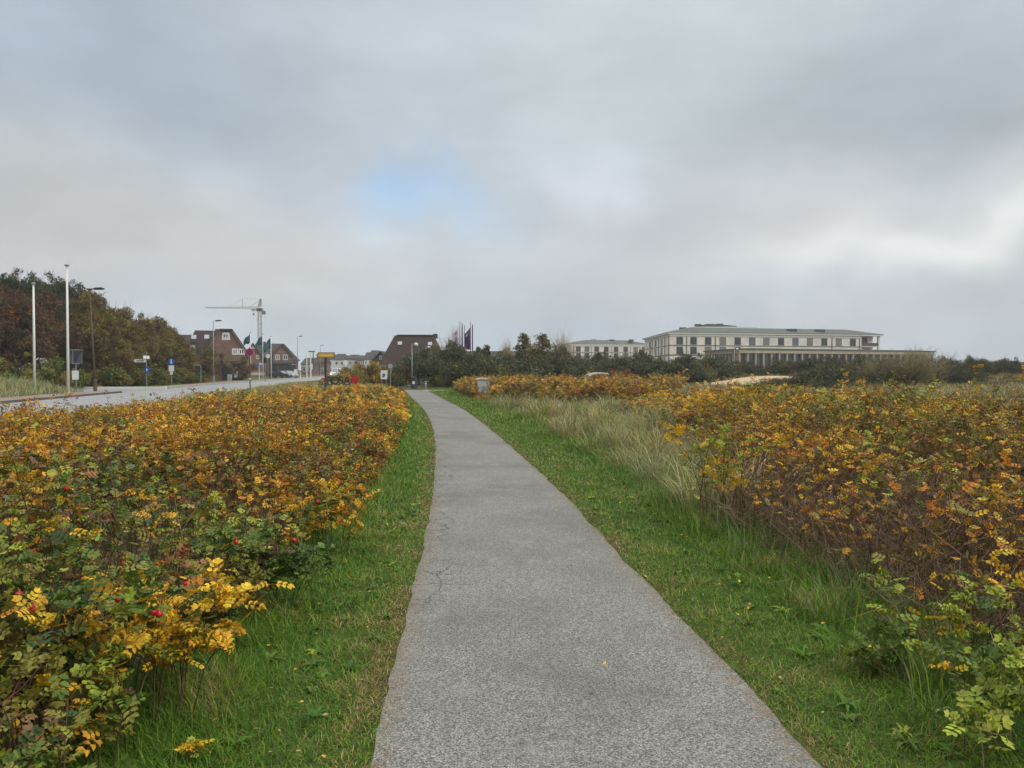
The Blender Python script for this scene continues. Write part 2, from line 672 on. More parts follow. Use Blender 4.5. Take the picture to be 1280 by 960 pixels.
def path_l(y): return smooth(y, PY, PL)
def path_r(y): return smooth(y, PY, PR)
HY = np.array([0, 3, 4.8, 6.3, 9.2, 12.8, 21, 38, 52])
HLX = np.array([-1.45, -1.48, -1.62, -1.66, -1.78, -1.95, -2.8, -5.15, -7.5])
def hedge_in(y): return smooth(y, HY, HLX)
def hedge_out(y): return np.interp(y, [0, 13, 28, 40, 50], [-9.5, -9.5, -10.2, -9.8, -8.6])
RBY = np.array([0, 4.8, 6.9, 8.7, 11.8, 16.7, 28, 43, 60])
RBX = np.array([2.5, 2.25, 2.1, 2.02, 1.97, 1.5, 0.0, -2.7, -5.4])
def right_in(y): return smooth(y, RBY, RBX)
def marram_w(y): return np.interp(y, [0, 8.5, 10, 14, 20, 28, 34, 60], [0, 0, .7, 1.4, 2.3, 4.0, 5.5, 10])
RDY = np.array([0, 15, 38, 71, 102, 163, 300, 600])
RDX = np.array([-20.5, -22, -25.3, -31, -36, -42.6, -57, -88])
def road_far(y): return np.interp(y, RDY, RDX)
def road_near(y): return np.interp(y, RDY, RDX + 7.0)


def bumpf(x, y, cx, cy, sx, sy, a):
    return a * np.exp(-((x - cx) / sx) ** 2 - ((y - cy) / sy) ** 2)


F_t = Field(3, 9.0)


def height(x, y):
    x, y = np.asarray(x, float), np.asarray(y, float)
    h = bumpf(x, y, 82, 125, 30, 24, 2.2) + bumpf(x, y, 50, 98, 12, 12, .9) + bumpf(x, y, 27, 72, 9, 7, 1.0) + bumpf(x, y, 120, 150, 40, 30, 1.8)
    right = np.clip((x - 6) / 12, 0, 1) * np.clip((y - 14) / 20, 0, 1)
    h = h + right * (F_t(x, y) - 0.3) * 0.45
    h = h + bumpf(x, y, -6.2, 71.5, 3.0, 4.0, 0.55)
    # shallow ditch under the thickets
    return h


# ---------------------------------------------------------------- the setting
def ground_mat(name, cols, scales, bump=0.4):
    m = bpy.data.materials.new(name)
    m.use_nodes = True
    t = m.node_tree
    b = t.nodes['Principled BSDF']
    b.inputs['Roughness'].default_value = 0.95
    b.inputs['Specular IOR Level'].default_value = 0.1
    tc = t.nodes.new("ShaderNodeTexCoord")
    cur = None
    for i, c in enumerate(cols):
        if cur is None:
            rgb = t.nodes.new("ShaderNodeRGB")
            rgb.outputs[0].default_value = (*s2l(c), 1)
            cur = rgb.outputs[0]
            continue
        nz = t.nodes.new("ShaderNodeTexNoise")
        nz.inputs['Scale'].default_value = scales[i - 1]
        nz.inputs['Detail'].default_value = 7
        nz.inputs['Roughness'].default_value = 0.65
        t.links.new(tc.outputs['Object'], nz.inputs['Vector'])
        mr = t.nodes.new("ShaderNodeMapRange")
        t.links.new(nz.outputs[0], mr.inputs[0])
        mr.inputs[1].default_value, mr.inputs[2].default_value = 0.42, 0.62
        mx = t.nodes.new("ShaderNodeMix")
        mx.data_type = 'RGBA'
        t.links.new(mr.outputs[0], mx.inputs[0])
        t.links.new(cur, mx.inputs[6])
        mx.inputs[7].default_value = (*s2l(c), 1)
        cur = mx.outputs[2]
    t.links.new(cur, b.inputs['Base Color'])
    nb = t.nodes.new("ShaderNodeTexNoise")
    nb.inputs['Scale'].default_value = 25
    nb.inputs['Detail'].default_value = 6
    t.links.new(tc.outputs['Object'], nb.inputs['Vector'])
    bp = t.nodes.new("ShaderNodeBump")
    bp.inputs['Strength'].default_value = bump
    bp.inputs['Distance'].default_value = 0.05
    t.links.new(nb.outputs[0], bp.inputs['Height'])
    t.links.new(bp.outputs[0], b.inputs['Normal'])
    return m


def grid_mesh(name, xs, ys, zf, m, kind='structure'):
    X, Y = np.meshgrid(xs, ys)
    Z = zf(X, Y)
    V = np.stack([X, Y, Z], -1).reshape(-1, 3)
    nx, ny = len(xs), len(ys)
    i = np.arange(nx - 1)[None] + np.arange(ny - 1)[:, None] * nx
    Q = np.stack([i, i + 1, i + nx + 1, i + nx], -1).reshape(-1, 4)
    o = mesh_np(name, [(V, Q, np.full((len(V), 3), .5))], m)
    o.data.polygons.foreach_set('use_smooth', [True] * len(Q))
    return tag(o, kind=kind)


def strip(name, left, right, ys, z, m, kind='structure', wob=0.0, seed=1):
    """a sheet between two edge curves, with u across and v along in metres"""
    rng = np.random.default_rng(seed)
    nu = 9
    V, UV = [], []
    n = len(ys)
    jl = np.cumsum(rng.normal(0, wob, n)); jr = np.cumsum(rng.normal(0, wob, n))
    if wob:
        k = np.ones(15) / 15
        jl -= np.convolve(jl, k, 'same'); jr -= np.convolve(jr, k, 'same')
    for i, y in enumerate(ys):
        a, b = left(y) + jl[i], right(y) + jr[i]
        for k in range(nu):
            u = k / (nu - 1)
            V.append((a + (b - a) * u, y, z))
            UV.append((u * 2.0, y))
    Q = [(i * nu + k, i * nu + k + 1, (i + 1) * nu + k + 1, (i + 1) * nu + k) for i in range(n - 1) for k in range(nu - 1)]
    me = bpy.data.meshes.new(name)
    me.from_pydata(V, [], Q)
    uv = me.uv_layers.new(name='uv')
    li = np.zeros(len(me.loops), np.int32)
    me.loops.foreach_get('vertex_index', li)
    uv.data.foreach_set('uv', np.array(UV)[li].ravel())
    me.materials.append(m)
    o = bpy.data.objects.new(name, me)
    COL.objects.link(o)
    return tag(o, kind=kind)


def asphalt_mat(name, dark, light, speck=260.0, cracks=True):
    m = bpy.data.materials.new(name)
    m.use_nodes = True
    t = m.node_tree
    Ln = t.links.new
    b = t.nodes['Principled BSDF']
    b.inputs['Roughness'].default_value = 0.85
    b.inputs['Specular IOR Level'].default_value = 0.25
    tc = t.nodes.new("ShaderNodeTexCoord")

    def noise(scale, detail=3, rough=.6):
        n = t.nodes.new("ShaderNodeTexNoise")
        n.inputs['Scale'].default_value = scale
        n.inputs['Detail'].default_value = detail
        n.inputs['Roughness'].default_value = rough
        Ln(tc.outputs['Object'], n.inputs['Vector'])
        return n.outputs[0]

    def mapr(s, a, b_, c=0., d=1.):
        r = t.nodes.new("ShaderNodeMapRange")
        Ln(s, r.inputs[0])
        for i, v in zip((1, 2, 3, 4), (a, b_, c, d)): r.inputs[i].default_value = v
        return r.outputs[0]

    def mixc(f, a, c2):
        mx = t.nodes.new("ShaderNodeMix")
        mx.data_type = 'RGBA'
        Ln(f, mx.inputs[0])
        if isinstance(a, tuple): mx.inputs[6].default_value = (*s2l(a), 1)
        else: Ln(a, mx.inputs[6])
        mx.inputs[7].default_value = (*s2l(c2), 1)
        return mx.outputs[2]

    def math_(op, a, b_):
        q = t.nodes.new("ShaderNodeMath")
        q.operation = op
        for i, v in enumerate((a, b_)):
            if isinstance(v, (int, float)): q.inputs[i].default_value = v
            else: Ln(v, q.inputs[i])
        return q.outputs[0]
    vo = t.nodes.new("ShaderNodeTexVoronoi")
    vo.inputs['Scale'].default_value = speck * 0.42
    Ln(tc.outputs['Object'], vo.inputs['Vector'])
    spk = t.nodes.new("ShaderNodeSeparateColor")
    Ln(vo.outputs['Color'], spk.inputs[0])
    cur = mixc(mapr(spk.outputs[0], .15, .95), dark, light)
    cur = mixc(math_('MULTIPLY', mapr(spk.outputs[1], .88, .94), .6), cur, (186, 184, 180))
    cur = mixc(math_('MULTIPLY', mapr(noise(speck * .5, 2), .5, .68), .5), cur, tuple(int(v * .55) for v in dark))
    cur = mixc(math_('MULTIPLY', mapr(noise(.9, 5), .45, .7), .35), cur, tuple(int(v * .8 + 20) for v in dark))
    if cracks:
        cur = mixc(math_('MULTIPLY', mapr(noise(.35, 6, .7), .5, .62), .4), cur, (84, 82, 76))
        cur = mixc(math_('MULTIPLY', mapr(noise(2.3, 6, .75), .55, .7), .35), cur, (158, 156, 150))
        uv = t.nodes.new("ShaderNodeUVMap")
        sp = t.nodes.new("ShaderNodeSeparateXYZ")
        Ln(uv.outputs[0], sp.inputs[0])
        # wandering crack network along the left edge
        wob = t.nodes.new("ShaderNodeTexNoise")
        wob.inputs['Scale'].default_value = 6
        wob.inputs['Detail'].default_value = 4
        Ln(tc.outputs['Object'], wob.inputs['Vector'])
        ws = t.nodes.new("ShaderNodeVectorMath"); ws.operation = 'SCALE'
        Ln(wob.outputs['Color'], ws.inputs[0]); ws.inputs[3].default_value = .22
        wa = t.nodes.new("ShaderNodeVectorMath")
        Ln(tc.outputs['Object'], wa.inputs[0]); Ln(ws.outputs[0], wa.inputs[1])
        vc = t.nodes.new("ShaderNodeTexVoronoi")
        vc.feature = 'DISTANCE_TO_EDGE'
        vc.inputs['Scale'].default_value = 3.6
        Ln(wa.outputs[0], vc.inputs['Vector'])
        line = mapr(vc.outputs['Distance'], 0.006, .042, 1., 0.)
        edge = mapr(sp.outputs[0], .2, .55, 1., 0.)
        along = mapr(noise(1.1, 3), .40, .52)
        near = mapr(sp.outputs[1], 5.0, 5.8)
        far = mapr(sp.outputs[1], 15.0, 22.0, 1., 0.)
        f = math_('MULTIPLY', math_('MULTIPLY', line, edge), math_('MULTIPLY', math_('MULTIPLY', near, far), along))
        cur = mixc(math_('MULTIPLY', f, .8), cur, (52, 49, 44))
        # sandy, mossy dirt blown on both edges
        e2 = math_('MAXIMUM', mapr(sp.outputs[0], 0.0, .16, 1., 0.), mapr(sp.outputs[0], 1.84, 2.0, 0., 1.))
        cur = mixc(math_('MULTIPLY', math_('MULTIPLY', e2, mapr(noise(14, 5), .4, .6)), .7), cur, (120, 104, 78))
    Ln(cur, b.inputs['Base Color'])
    bp = t.nodes.new("ShaderNodeBump")
    bp.inputs['Strength'].default_value = .5
    bp.inputs['Distance'].default_value = .004
    Ln(vo.outputs['Distance'], bp.inputs['Height'])
    Ln(bp.outputs[0], b.inputs['Normal'])
    return m


M_SOIL = ground_mat('soil', [(70, 62, 44), (92, 90, 52), (52, 46, 34), (108, 98, 66)], [0.35, 2.0, 6.0])
xs = np.concatenate([-np.geomspace(1500, 60, 26), np.arange(-58, -12, 1.6), np.arange(-12, 26, .5), np.arange(26, 130, 2.0), np.geomspace(132, 1500, 22)])
ys = np.concatenate([-np.geomspace(300, 5, 8), np.arange(-4, 30, .6), np.arange(30, 170, 1.6), np.geomspace(172, 3000, 24)])
grid_mesh('ground', xs, ys, height, M_SOIL)

ys = np.concatenate([np.arange(-4, 20, .12), np.arange(20, 95.1, .5)])
strip('path', path_l, path_r, ys, 0.008, asphalt_mat('path_asphalt', (88, 87, 84), (150, 149, 144), speck=345), wob=.009)
ysb = np.linspace(61.0, 64.2, 6)
strip('side_path', lambda y: path_r(y) - .3, lambda y: 12 + 0 * y, ysb, 0.012, asphalt_mat('side_path_asphalt', (138, 136, 132), (170, 168, 164), cracks=False))
ys = np.concatenate([np.arange(-60, 200, 2.0), np.linspace(200, 600, 60)])
strip('road', road_far, road_near, ys, 0.010, asphalt_mat('road_asphalt', (126, 128, 130), (160, 161, 162), speck=90, cracks=False))
M_PAINT = mat('road_paint', (205, 206, 204), rough=.7, noise=.15, nscale=8)
mb = MB()
for y in np.arange(8, 200, 9.0):
    a, b = road_far(y) + 3.5, road_far(y + 4) + 3.5
    mb.add([(a - .06, y, .016), (a + .06, y, .016), (b + .06, y + 4, .016), (b - .06, y + 4, .016)], [(0, 1, 2, 3)])
for y in np.arange(20, 220, 4.0):     # solid edge line
    a, b = road_near(y) - .3, road_near(y + 4) - .3
    mb.add([(a - .06, y, .016), (a + .06, y, .016), (b + .06, y + 4, .016), (b - .06, y + 4, .016)], [(0, 1, 2, 3)])
tag(mb.build('road_marking', M_PAINT), kind='structure')

M_PAVE = pattern_mat('paving', 'brick', (128, 110, 100), (140, 124, 112), 6.0)
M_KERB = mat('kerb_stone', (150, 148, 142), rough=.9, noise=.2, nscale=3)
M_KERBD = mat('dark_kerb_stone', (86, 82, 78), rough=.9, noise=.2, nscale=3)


def rail(edge, y0, y1, o0, o1, z0, z1, n=20):
    """raised strip that follows a road edge: offsets o0..o1 to the left of it"""
    mb = MB()
    ys = np.linspace(y0, y1, n)
    vs = []
    for y in ys:
        a = edge(y)
        vs += [(a - o1, y, z0), (a - o0, y, z0), (a - o0, y, z1), (a - o1, y, z1)]
    fs = [(0, 1, 2, 3), tuple((n - 1) * 4 + k for k in (3, 2, 1, 0))]
    for i in range(n - 1):
        for k in range(4):
            k2 = (k + 1) % 4
            fs.append((i * 4 + k, (i + 1) * 4 + k, (i + 1) * 4 + k2, i * 4 + k2))
    mb.add(vs, fs)
    return mb


tag(rail(road_far, 18, 56, .15, 2.6, -.05, .12).build('pavement', M_PAVE), kind='structure')
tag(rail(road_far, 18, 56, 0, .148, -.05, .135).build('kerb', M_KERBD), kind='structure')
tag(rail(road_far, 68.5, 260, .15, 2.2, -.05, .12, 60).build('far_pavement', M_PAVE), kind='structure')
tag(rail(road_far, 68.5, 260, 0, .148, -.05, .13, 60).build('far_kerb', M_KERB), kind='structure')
mb = MB()
mb.box(-38, -30.7, 68.15, 68.45, -.05, .17)
tag(mb.build('white_kerb', mat('white_kerb_paint', (214, 214, 208), noise=.1)), kind='structure')
mb = MB()
mb.vprism([(road_far(56.6) + .1, 56.6), (road_far(67.8) + .1, 67.8), (-75, 74), (-75, 63)], -.05, .013)
tag(mb.build('side_street', asphalt_mat('side_street_asphalt', (120, 121, 122), (152, 152, 152), speck=90, cracks=False)), kind='structure')

# grass mound on the corner
F_m = Field(8, 5.0)


def mound_h(x, y):
    u = np.clip((road_far(y) - 2.7 - x) / 3.5, 0, 1)
    v = np.clip((56.2 - y) / 2.5, 0, 1) * np.clip((y - 14) / 4, 0, 1)
    return -0.02 + (0.55 + .25 * F_m(x, y)) * u * u * (3 - 2 * u) * v


M_TURF = ground_mat('turf_soil', [(92, 96, 60), (120, 116, 78), (76, 84, 50)], [1.5, 5.0])
grid_mesh('mound', np.arange(-62, -24, .8), np.arange(14, 56.4, .8), mound_h, M_TURF)

# sandy slope between the pines
F_s = Field(14, 3.0)


def sand_h(x, y):
    d = ((x - 23.8) / 7.5) ** 2 + ((y - 66) / 5.0) ** 2
    return height(x, y) + .5 * np.clip(1 - d, -.4, 1) + .05 * F_s(x, y) + .02 - .3 * (d > 1) * np.clip(d - 1, 0, 1)


grid_mesh('sand', np.arange(14, 34, .5), np.arange(59, 74, .5), sand_h, ground_mat('dune_sand', [(178, 158, 130), (164, 144, 116), (190, 170, 142)], [.8, 3.0], bump=.2))

# verge soil under the lawn, green-brown
M_LAWN = ground_mat('lawn_soil', [(66, 78, 36), (88, 92, 44), (52, 62, 30)], [3.0, 9.0])
M_EDGE = ground_mat('edge_soil', [(112, 102, 74), (84, 86, 50), (128, 116, 88)], [4.0, 14.0])
ysv = np.concatenate([np.arange(-2, 20, .3), np.arange(20, 62, 1.0)])
strip('lawn', lambda y: hedge_in(y) - .5, lambda y: path_l(y) + .08, ysv, .003, M_LAWN)
strip('lawn_beside_dunes', lambda y: path_r(y) - .08, lambda y: right_in(y) + .6, ysv, .0045, M_LAWN)

# ---------------------------------------------------------------- vegetation that nobody could count
M_ROSE = leaf_mat('rose_leaf', trans=.2, rough=.5, spec=.3, spots=.5)
M_FAR = leaf_mat('far_leaf', trans=.25, rough=.7, spec=.15)
M_GRASS = leaf_mat('grass_blade', trans=.25, rough=.55, spec=.25)
M_BARK = leaf_mat('twig_bark', trans=0.0, rough=.85, spec=.15)


def grow_roses(seed, xy, H, wts_fn, leaves, tmpl, lsize, stem_r, lean=.3, branch=2, tmin=.45, hips=0.0, stemw=None, dens=None):
    """canes, side shoots and rosettes of compound leaves; returns leaf chunks and stem chunks"""
    rng = np.random.default_rng(seed)
    n = len(xy)
    P0 = np.column_stack([xy, height(xy[:, 0], xy[:, 1]) - .02])
    az = rng.uniform(0, 2 * np.pi, n)
    ln = H * lean * rng.uniform(.2, 1.3, n)
    P2 = P0 + np.column_stack([np.cos(az) * ln, np.sin(az) * ln, H])
    P1 = P0 + np.column_stack([np.cos(az) * ln * .15, np.sin(az) * ln * .15, H * rng.uniform(.5, .75, n)])
    stemw = stemw or dict(stem=3, greystem=1, maroon=2, brown=2)
    sc = pick(rng, n, stemw) * rng.uniform(.6, 1.2, (n, 1))
    stems = [tubes_np(P0, P1, P2, stem_r, stem_r * .45, sc)]
    tips = [(P0, P1, P2, np.arange(n), np.broadcast_to(np.asarray(tmin, float), (n,)))]
    for b in range(branch):
        t = rng.uniform(.35, .85, n)
        B0 = bez(P0, P1, P2, t)
        a2 = rng.uniform(0, 2 * np.pi, n)
        bl = H * rng.uniform(.18, .42, n)
        B2 = B0 + np.column_stack([np.cos(a2) * bl, np.sin(a2) * bl, bl * rng.uniform(.2, 1.1, n)])
        B1 = (B0 + B2) / 2 + np.column_stack([np.cos(a2) * bl * .2, np.sin(a2) * bl * .2, -bl * .1])
        stems.append(tubes_np(B0, B1, B2, stem_r * .6, stem_r * .3, sc, seg=2))
        tips.append((B0, B1, B2, np.arange(n), np.full(n, .35)))
    out = []
    base_col = wts_fn(rng, P2[:, 0], P2[:, 1])
    for (A, B, C, idx, tm) in tips:
        k = leaves
        d = np.ones(n) if dens is None else dens
        rep = rng.poisson(k * d)
        id2 = np.repeat(idx, rep)
        m = len(id2)
        t = tm[id2] + (1 - tm[id2]) * rng.uniform(0, 1, m) ** .6
        p = bez(A[id2], B[id2], C[id2], t)
        a3 = rng.uniform(0, 2 * np.pi, m)
        el = rng.normal(.25, .4, m)
        X = np.column_stack([np.cos(a3) * np.cos(el), np.sin(a3) * np.cos(el), np.sin(el)])
        Nn = np.array([[0, 0, 1.]]) + rng.normal(0, .45, (m, 3))
        own = rng.uniform(size=m) < .3
        c = np.where(own[:, None], wts_fn(rng, p[:, 0], p[:, 1]), base_col[id2])
        c = c * rng.uniform(.72, 1.22, (m, 1)) * rng.uniform(.93, 1.07, (m, 3))
        s = lsize * rng.uniform(.65, 1.25, m)
        out.append(scatter(*tmpl, p, X, Nn, s, c))
    if hips:
        k = rng.uniform(size=n) < hips
        m = int(k.sum())
        if m:
            # small round fruit: octahedra
            tv = np.array([(1, 0, 0), (0, 1, 0), (-1, 0, 0), (0, -1, 0), (0, 0, .85), (0, 0, -.85), (.7, .7, .1), (-.7, .7, .1), (-.7, -.7, .1), (.7, -.7, .1)])
            tq = np.array([(0, 6, 4, 9), (1, 7, 4, 6), (2, 8, 4, 7), (3, 9, 4, 8), (0, 9, 5, 6), (1, 6, 5, 7), (2, 7, 5, 8), (3, 8, 5, 9)])
            out.append(scatter(tv, tq, P2[k] + rng.normal(0, .03, (m, 3)), unit(rng, m), unit(rng, m), .016 * max(1, lsize / .13), np.tile(PAL['red'], (m, 1)) * rng.uniform(.6, 1.1, (m, 1))))
    return out, stems


def region(seed, y0, y1, xa, xb, dens):
    """random points between two edge curves"""
    rng = np.random.default_rng(seed)
    ys = np.linspace(y0, y1, 200)
    wmax = float(np.max(xb(ys) - xa(ys)))
    n = int((y1 - y0) * wmax * dens)
    y = rng.uniform(y0, y1, n)
    x = xa(y) + rng.uniform(0, wmax, n)
    k = x < xb(y)
    return np.column_stack([x, y])[k]


def view_cull(xy, margin=1.6):
    """drop what could not be seen from a few steps around the camera"""
    return xy[np.abs(xy[:, 0]) < .70 * xy[:, 1] + margin]


f1, f2, f3 = Field(21, 2.4), Field(22, 5.5), Field(23, 1.3)


def wts_left(rng, x, y):
    n = len(x)
    u = np.clip((y - 4.2) / 7.5 + np.clip(hedge_in(y) - 1.6 - x, 0, 2) * .12, 0, .96)
    q = f1(x, y) * .55 + f2(x, y) * .45
    g = pick(rng, n, dict(green=5, dkgreen=1.2, olive=4, lime=2.2, blue=.6, brown=.7, gold=1.3))
    br = pick(rng, n, dict(brown=3, rust=1.8, dry=1.4, olive=4, bronze=3))
    go = pick(rng, n, dict(gold=6, orange=3.2, yellow=1.8, olive=2, lime=.6, rust=.9))
    r = q + rng.normal(0, .10, n)
    near = np.where((r < .46)[:, None], g, np.where((r < .60)[:, None], br, go))
    e = np.clip(1 - (hedge_in(y) - x) / .7, 0, 1) * np.clip((12 - y) / 5, 0, 1)
    near = np.where((rng.uniform(size=n) < e * .7)[:, None], g, near)
    u = u * (1 - .6 * e)
    far = np.where((r < .27)[:, None], g, np.where((r < .43)[:, None], br, go))
    return np.where((rng.uniform(size=n) < u)[:, None], far, near)


def wts_right(rng, x, y):
    n = len(x)
    q = f1(x + 40, y) * .5 + f3(x, y + 9) * .3 + f2(x, y) * .2 + rng.normal(0, .1, n)
    g = pick(rng, n, dict(green=2, olive=4, lime=2.0, brown=1))
    br = pick(rng, n, dict(brown=2, rust=1.6, bronze=3, olive=2.5, gold=.8))
    go = pick(rng, n, dict(gold=6, orange=2.4, yellow=2.4, olive=1.8, lime=1))
    return np.where((q < .36)[:, None], g, np.where((q < .52)[:, None], br, go))


F_h = Field(31, 3.0)
F_gap = Field(33, 1.7)


def left_height(x, y):
    d = np.clip((hedge_in(y) - x) / 1.2, 0, 1)           # low edge by the lawn
    e = np.clip((x - hedge_out(y)) / 1.0, 0, 1)
    far = np.interp(y, [6, 12, 30, 50], [1, .92, .80, .62])
    return (.42 + .58 * d) * (.75 + .25 * e) * (.68 + .28 * F_h(x, y) + .26 * F_gap(x * .9 + 5, y * .9)) * far


def hollow(x, y):
    """an open hollow among the left roses where bare stems show"""
    return np.exp(-((x + 2.7) / 1.0) ** 2 - ((y - 7.0) / 1.5) ** 2)


def build_left():
    LV, ST = [], []
    for (y0, y1, dn, lv, tm, ls, sr, br, sd_) in ((1.5, 8.5, 52, 6.6, T_ROSE, .084, .0042, 2, 41), (8.5, 19, 42, 7.4, T_ROSE2, .083, .005, 2, 42), (19, 34, 24, 7, T_DIAM, .122, .007, 2, 43), (34, 51, 16, 7, T_DIAM, .155, .009, 2, 44)):
        xy = view_cull(region(sd_, y0, y1, hedge_out, lambda y: hedge_in(y) - .12, dn))
        rng = np.random.default_rng(sd_)
        x, y = xy.T
        hol = hollow(x, y)
        keep = rng.uniform(size=len(x)) > hol * .35
        xy = xy[keep]; x, y = xy.T
        H = left_height(x, y) * (rng.uniform(.68, 1.12, len(x)) + .28 * (rng.uniform(size=len(x)) < .05)) * (1 - .35 * hollow(x, y))
        dens = np.clip(.15 + 1.5 * F_gap(x, y), .2, 1.5) * (1 - .75 * hollow(x, y))
        a, b = grow_roses(sd_, xy, H, wts_left, lv, tm, ls, sr, lean=.28, branch=br, tmin=.4 - .32 * np.clip(1 - (hedge_in(y) - x) / .7, 0, 1), hips=.03, dens=dens * (1 + .5 * np.clip(1 - (hedge_in(y) - x) / .6, 0, 1)))
        LV += a; ST += b
    LV += ST
    o = mesh_np('rose_thicket', LV, M_ROSE)
    tag(o, 'wide thicket of wild roses turning gold and rust between the road and the path', 'rose thicket', kind='stuff')


F_rm = Field(37, 2.6)


def right_height(x, y):
    d = np.clip((x - right_in(y) - marram_w(y) - .1) / 1.6, 0, 1)
    return (.5 + .50 * d) * (.55 + .62 * F_rm(x, y) + .12 * F_gap(x + 11, y + 4)) * np.interp(y, [20, 28], [1, .72])


def build_right():
    LV, ST = [], []
    xa = lambda y: right_in(y) + .25 + marram_w(y)
    for (y0, y1, dn, lv, tm, ls, sr, br, sd_) in ((1.8, 8.5, 38, 3.3, T_ROSE, .082, .0045, 3, 51), (8.5, 17, 34, 5.2, T_ROSE2, .082, .0052, 3, 52), (17, 25, 22, 6.2, T_DIAM, .112, .007, 3, 53), (25, 36, 13, 6, T_DIAM, .14, .008, 2, 54)):
        xb = lambda y: np.interp(y, [0, 6, 10, 12, 15, 18, 22, 25, 26, 36], [2.6, 6.6, 7.6, 7.9, 8.9, 9.5, 10.5, 10, 7.6, 6.0])
        xy = view_cull(region(sd_, y0, y1, xa, xb, dn))
        x, y = xy.T
        rng = np.random.default_rng(sd_)
        H = right_height(x, y) * (rng.uniform(.66, 1.15, len(x)) + .32 * (rng.uniform(size=len(x)) < .05))
        edge = np.clip((x - right_in(y) - marram_w(y) - .2) / 2.6, .0, 1)
        dens = np.clip(-.75 + 2.1 * F_rm(x, y) + 1.2 * F_gap(x * .8, y * .8), .05, 2.0) * (.12 + .88 * edge)
        a, b = grow_roses(sd_, xy, H, wts_right, lv, tm, ls, sr, lean=.5, branch=br, tmin=.72, hips=.012, dens=dens, stemw=dict(stem=3, greystem=3, maroon=2, dry=1, brown=2))
        LV += a; ST += b
        # tangle of bare twigs
        n = int(len(xy) * (8.0 if y0 < 8 else 4.5 if y0 < 16 else 2.0))
        q = xy[rng.integers(0, len(xy), n)] + rng.normal(0, .2, (n, 2))
        hh = right_height(q[:, 0], q[:, 1])
        z0 = rng.uniform(0, .6, n) * hh
        az = rng.uniform(0, 2 * np.pi, n)
        l = rng.uniform(.25, .7, n)
        A = np.column_stack([q, height(q[:, 0], q[:, 1]) + z0])
        C = A + np.column_stack([np.cos(az) * l * .7, np.sin(az) * l * .7, l * rng.uniform(-.1, .8, n)])
        B = (A + C) / 2 + rng.normal(0, .08, (n, 3))
        ST.append(tubes_np(A, B, C, sr * .7, sr * .35, pick(rng, n, dict(stem=2, greystem=3, maroon=1, dry=2, brown=2)) * rng.uniform(.6, 1.2, (n, 1)), seg=2))
    o = mesh_np('rose_thicket', LV + ST, M_ROSE)
    tag(o, 'tangled thicket of half bare wild roses with orange leaf tips beside the right-hand verge', 'rose thicket', kind='stuff')


def build_far_roses():
    LV, ST = [], []
    xy = region(61, 33, 62, lambda y: right_in(y) + np.interp(y, [33, 40], [3.4, .5]), lambda y: np.interp(y, [33, 40, 48, 62], [4.5, 8, 10, 14]), 12)
    rng = np.random.default_rng(61)
    x, y = xy.T
    H = (.62 + .4 * F_h(x, y + 50) + .3 * F_gap(x * .6, y * .6)) * rng.uniform(.7, 1.15, len(x)) * np.clip(.5 + (x - right_in(y)) / 3, .5, 1)
    def wf(rng, x, y):
        n = len(x)
        q = f2(x, y) * .6 + f1(x, y) * .4 + rng.normal(0, .1, n)
        return np.where((q < .4)[:, None], pick(rng, n, dict(olive=2, bronze=2, rust=2, brown=1)), np.where((q < .72)[:, None], pick(rng, n, dict(gold=4, olive=3.2, bronze=2, orange=.8)), pick(rng, n, dict(orange=1, rust=1.1, bronze=2.4, dry=1.2))))
    hide = (np.abs(x / y - (604.5 - 640) / F) < .0105) & (y < 46)
    H = H * np.where(hide, .3, 1)
    a, b = grow_roses(61, xy, H, wf, 8, T_DIAM, .155, .009, branch=2, tmin=.35)
    o = mesh_np('rose_thicket', a + b, M_ROSE)
    tag(o, 'distant thicket of golden wild roses in front of the dark bushes', 'rose thicket', kind='stuff')


build_left()
build_right()
build_far_roses()


def blades(seed, xy, hgt, wid, wts, lean=.5, rise=1.0, zoff=0.0, zf=height):
    rng = np.random.default_rng(seed)
    n = len(xy)
    az = rng.uniform(0, 2 * np.pi, n)
    l = rng.uniform(.1, 1.0, n) * lean
    X = np.column_stack([np.cos(az) * l, np.sin(az) * l, np.full(n, rise)])
    Nn = np.column_stack([-np.cos(az), -np.sin(az), l])
    z = zf(xy[:, 0], xy[:, 1]) + zoff - .005
    # Nn turned so that the blade tip curves over
    c = wts(rng, xy[:, 0], xy[:, 1]) if callable(wts) else pick(rng, n, wts)
    c = c * rng.uniform(.7, 1.25, (n, 1))
    return scatter(*T_BLADE, np.column_stack([xy, z]), X, Nn, hgt * rng.uniform(.55, 1.3, n), c, wid=wid * rng.uniform(.7, 1.3, n))


f_g = Field(71, 1.1)
f_g2 = Field(72, .5)


def wts_lawn(edge):
    def fn(rng, x, y):
        n = len(x)
        d = edge(x, y)
        q = .6 * f_g(x, y) + .4 * f_g2(x, y)
        lush = pick(rng, n, dict(grass=4, grass3=3, grass2=2.2))
        worn = pick(rng, n, dict(grass2=4, grass=2, tan=1.2, olive=1.2, lime=.6))
        dead = pick(rng, n, dict(tan=4, straw=1.2, grass2=1, dry=2))
        out = np.where((rng.uniform(size=n) < np.clip((q - .42) * 1.4, 0.04, .6))[:, None], worn, lush)
        out = np.where((rng.uniform(size=n) < np.clip((q - .66) * 1.8, 0, .35))[:, None], dead, out)
        return np.where((rng.uniform(size=n) < np.exp(-np.clip(d, 0, 9) / .10) * .9)[:, None], dead, out)
    return fn


